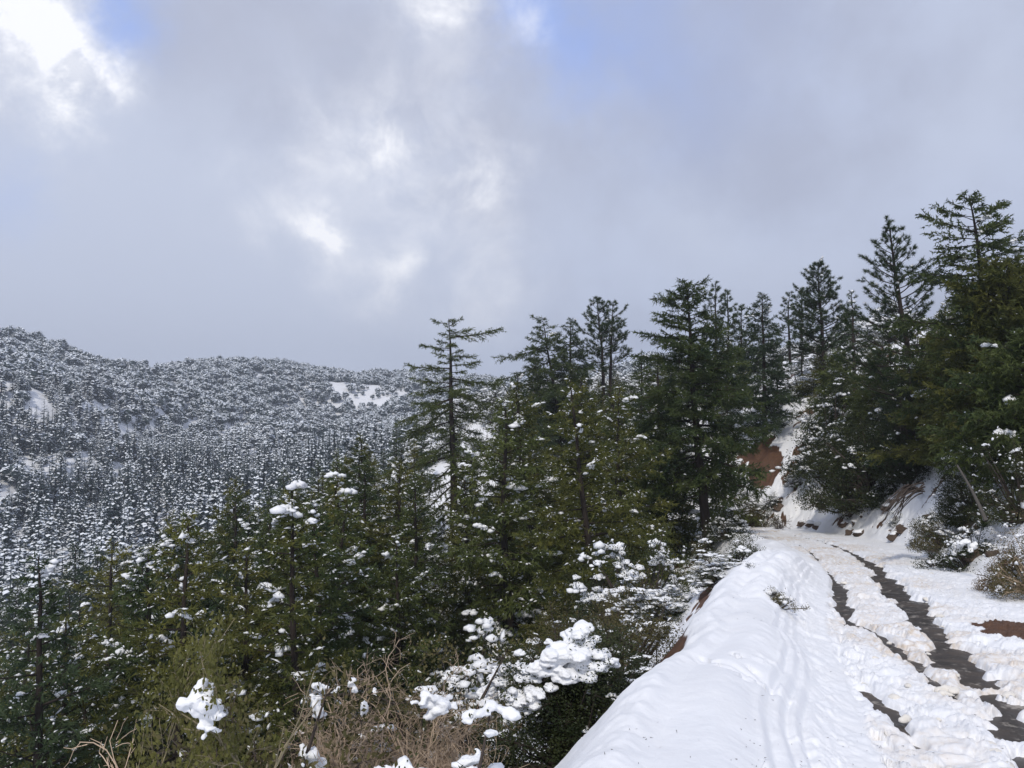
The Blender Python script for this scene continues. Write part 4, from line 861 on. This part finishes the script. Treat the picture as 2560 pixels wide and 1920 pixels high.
xs = rngB.uniform(.5, 16, 9000); ys = np.exp(rngB.uniform(math.log(4), math.log(34), 9000)); zl_, sl_, _a, _b, zn_ = ground(xs, ys, True); ok_ = (zn_ == 1) | (zn_ == 2); ok_ &= (fbm(xs * .8, ys * .8, 3, 99) > -.02) & (rngB.random(9000) < .42)
O = np.stack([xs, ys, zl_ + .006], -1)[ok_]; g = G(); slivers(g, O, rngB.normal(size=(len(O), 3)) * [1, 1, .12], rngB.uniform(.008, .045, len(O)), .006, rngB); obj('needle_litter', g.mesh('needle_litter', M['dtwig']), kind='stuff', label='fallen needles and twig bits scattered on the snow beside the road', category='litter')
# shrubs and debris on the right bank
def shz(name, px, py, top, geo, leaf, label, cat='shrub', wood='dtwig', rz=0):      # stands where the slope shows at (px, py)
    e = build_tree(name, geo, leaf, on_ground(px, py), label, cat, None, rz, 'foliage', 'stems', wood); fit(e, geo, top); return e
shz('evergreen_shrub', 852, 510, 425, shrub(351, 3.2, 2.6, 5.6, 190, 120, .13, .22, snowsize=.26, spread=.12), 'shrubleaf', 'wide dark shrub hanging over the bank right of the orange scar')
shz('evergreen_shrub', 870, 503, 410, shrub(352, 2.6, 2.4, 4.6, 170, 120, .12, .16, snowsize=.25, spread=.12), 'shrubleaf', 'dark green shrub mass at the middle of the bank')
shz('evergreen_shrub', 830, 476, 380, shrub(353, 3, 2.6, 5, 150, 120, .14, .6, snowsize=.34, spread=.12), 'shrubleaf', 'snow capped shrub on the crest above the orange scar')
shz('evergreen_shrub', 908, 482, 370, shrub(354, 2.8, 2.4, 6.5, 160, 120, .12, .12, snowsize=.2, spread=.12), 'shrubleaf', 'tall black green shrub behind the snowy bank')
e = shz('evergreen_shrub', 968, 524, 446, shrub(355, 1.9, 1.7, 3.2, 170, 120, .08, .12, snowsize=.2, spread=.12), 'shrubleaf', 'dark domed shrub with bright snow on top, on the bank at the right')
snowslab(e, [(960, 452, 25, .3), (968, 450, 25, .28), (950, 458, 24.6, .2), (944, 461, 24.4, .2)], 21); snowslab(e, [(997, 464, 24, .26), (1004, 472, 24, .26), (1010, 478, 24, .2), (993, 458, 24, .18)], 22)
shz('evergreen_shrub', 1016, 520, 440, shrub(356, 2.0, 1.7, 3.8, 150, 110, .07, .4, snowsize=.16, spread=.13), 'shrubleaf', 'snowy twiggy shrub at the right edge above the domed one')
shz('low_shrub', 938, 548, 520, shrub(357, 1.1, .9, 1.0, 90, 100, .05, .3, snowsize=.14, spread=.16), 'sageleaf', 'low brown green shrub where the bank meets the snowy verge')
e = shz('low_shrub', 962, 566, 528, shrub(358, 1.0, .8, 1.15, 90, 100, .05, .35, snowsize=.16, spread=.16), 'shrubleaf', 'low dark shrub with a snow cushion beside the verge')
snowslab(e, [(940 + 20, 545, 19.2, .22), (968, 548, 19.0, .24), (952, 549, 19.2, .18)], 23)
shz('rusty_shrub', 1000, 592, 548, shrub(359, 1.0, .9, 1.35, 110, 110, .045, .25, snowsize=.1, spread=.15), 'rustleaf', 'rusty brown leaved shrub at the right edge of the road', wood='twig')
shz('rusty_shrub', 1026, 590, 505, shrub(360, 1.3, 1.0, 2.0, 110, 110, .05, .3, snowsize=.12, spread=.15), 'sageleaf', 'taller olive and rust shrub cut off by the right edge', wood='twig')
shz('low_shrub', 752, 527, 505, shrub(361, 2.2, 1.2, 1.5, 90, 90, .10, .3, snowsize=.2, spread=.16), 'sageleaf', 'low olive shrub on the inside of the road bend')
shz('low_shrub', 727, 537, 517, shrub(363, 1.6, 1.2, 1.6, 90, 90, .09, .6, snowsize=.2, spread=.15), 'shrubleaf', 'snowy green shrub at the outer verge where the road leaves sight')
shz('low_shrub', 708, 552, 534, shrub(364, 1.2, 1.0, 1.5, 80, 90, .09, .5, snowsize=.2, spread=.15), 'sageleaf', 'olive snow dotted shrub at the foot of the big ragged fir trunk')
shz('low_shrub', 776, 602, 589, shrub(362, .4, .3, .35, 40, 60, .03, .1, spread=.2), 'sageleaf', 'tiny twiggy bush added on the snow bank in place of a dark hollow')  # added sprig, stands in for a dark hollow in the bank
for px, py, l_, sd_ in [(980, 530, .75, 1), (996, 520, .8, 2), (1016, 512, .9, 3), (884, 510, .7, 4)]:
    x, D, _z = on_ground(px, py); nmx = {1: 'spiky green yucca at the foot of the domed shrub', 2: 'spiky yucca between the leaning pole and the rusty shrub', 3: 'largest spiky yucca at the right edge above the rusty shrub', 4: 'small pale yucca at the left foot of the snowy bank'}[sd_]
    o = obj('yucca', yucca(sd_ + 370, 80, l_).mesh('yucca', M['yucca']), None, (x, D, gz(x, D) + .1)); o['label'] = nmx; o['category'] = 'plant'
# dead leaning pole and arching dead branches
a = P(957, 465, 23.5); b = P(986, 521, 22.3); g = G(); tt_ = np.linspace(0, 1, 8); pts = np.outer(1 - tt_, a) + np.outer(tt_, b); pts[:, 0] += np.sin(tt_ * 3.1) * .05
tube(g, pts, .025 + .03 * tt_, 6); o = obj('dead_pole', g.mesh('dead_pole', M['grey'], True)); o['label'] = 'thin grey dead trunk leaning across the dark domed shrub'; o['category'] = 'dead trunk'
g = G(); rng = np.random.default_rng(15)
for _ in range(26):
    t0 = P(rng.uniform(905, 925), rng.uniform(482, 494), rng.uniform(28.5, 30)); t1 = P(rng.uniform(880, 900), rng.uniform(503, 522), rng.uniform(26.8, 28)); mid_ = (t0 + t1) / 2 + [0, -.3, rng.uniform(.2, .7)]
    u = np.linspace(0, 1, 7)[:, None]; tube(g, (1 - u) ** 2 * t0 + 2 * u * (1 - u) * mid_ + u ** 2 * t1, np.linspace(.03, .01, 7), 4)
o = obj('dead_branches', g.mesh('dead_branches', M['dtwig'], True)); o['label'] = 'arching dark dead branches sprawled down the snowy bank'; o['category'] = 'branches'
for px, D, h_, sd_, lb in [(775, 54, 1.6, 1, 'leafless dark shrub on the snow slope under the orange scar'), (930, 27, 1.0, 2, 'small leafless shrub on the snowy bank right of the dead branches'), (1012, 19.4, 1.6, 3, 'leafless twiggy shrub behind the rusty shrub')]:
    x = (px - 512) / F * D; e = empty('bare_shrub', (x, D, gz(x, D)), lb, 'shrub'); obj('branches', bare(380 + sd_, h_, .9 * h_, 14, 3, .02, 3, .5).mesh('branches', M['dtwig'], True), e)
# boulders and clods along the foot of the bank, snow chunks on the road
rock = simple('brown_rock', (.085, .062, .048), .95, .5, 3, .8)
rng = np.random.default_rng(44)
rk = []
for sd_ in range(4): g = G(); blob(g, (0, 0, 0), (1, .8, .8), np.random.default_rng(400 + sd_), 2, .45); rk.append(g.mesh('boulder', rock))
rs = []
for sd_ in range(4): g = G(); blob(g, (0, 0, .5), (.9, .7, .42), np.random.default_rng(410 + sd_), 2, .45); rs.append(g.mesh('snow_cap', M['snow'], True))
dls = np.concatenate([[0], np.cumsum(np.linalg.norm(np.diff(TR, axis=0), axis=1))])
def along(d, off):
    x = np.interp(d, dls, TR[:, 0]); y = np.interp(d, dls, TR[:, 1]); x2 = np.interp(d + .5, dls, TR[:, 0]); y2 = np.interp(d + .5, dls, TR[:, 1]); l_ = math.hypot(x2 - x, y2 - y); return x + (y2 - y) / l_ * off, y - (x2 - x) / l_ * off
for k_ in range(46):
    d = rng.uniform(33, 66); x, y = along(d, rng.uniform(3.0, 5.0)); s_ = rng.uniform(.18, .5)
    e = empty('boulder', (x, y, gz(x, y) + .05), 'brown earth covered boulder with a snow cap along the foot of the cut bank', 'boulder', 'boulders along the foot of the bank', rng.uniform(0, 6.3), s_)
    i_ = k_ % 4; obj('stone', rk[i_], e)
    if rng.random() < .6: obj('snow_cap', rs[i_], e)
sc_m = simple('slushy_snow', (.74, .71, .66), .6, .12, 5, .5)
ck = []
for sd_ in range(5): g = G(); blob(g, (0, 0, .1), (1, .75, .6), np.random.default_rng(420 + sd_), 2, .5); ck.append(g.mesh('snow_chunk', sc_m, True))
for k_ in range(150):
    d = rng.uniform(9, 42) if k_ % 3 else rng.uniform(9, 22); off = rng.choice([rng.normal() * .12 - .42, rng.normal() * .12 + .42, rng.uniform(-1.6, -.3), rng.uniform(.4, 2)]); x, y = along(d, off)
    if y < 5: continue
    s_ = rng.uniform(.03, .11)
    o = bpy.data.objects.new('snow_chunk', ck[k_ % 5]); C.objects.link(o); o.location = (x, y, float(Rz(y)) + rng.uniform(.0, .05)); o.scale = (s_, s_, s_); o.rotation_euler[2] = rng.uniform(0, 6.3)
    o['label'] = 'loose slushy snow chunk lying beside the wheel tracks'; o['category'] = 'snow chunk'; o['group'] = 'snow chunks along the wheel tracks'
print('tris', sum(len(m_.loops)-2*len(m_.polygons) for m_ in bpy.data.meshes)); print('done')
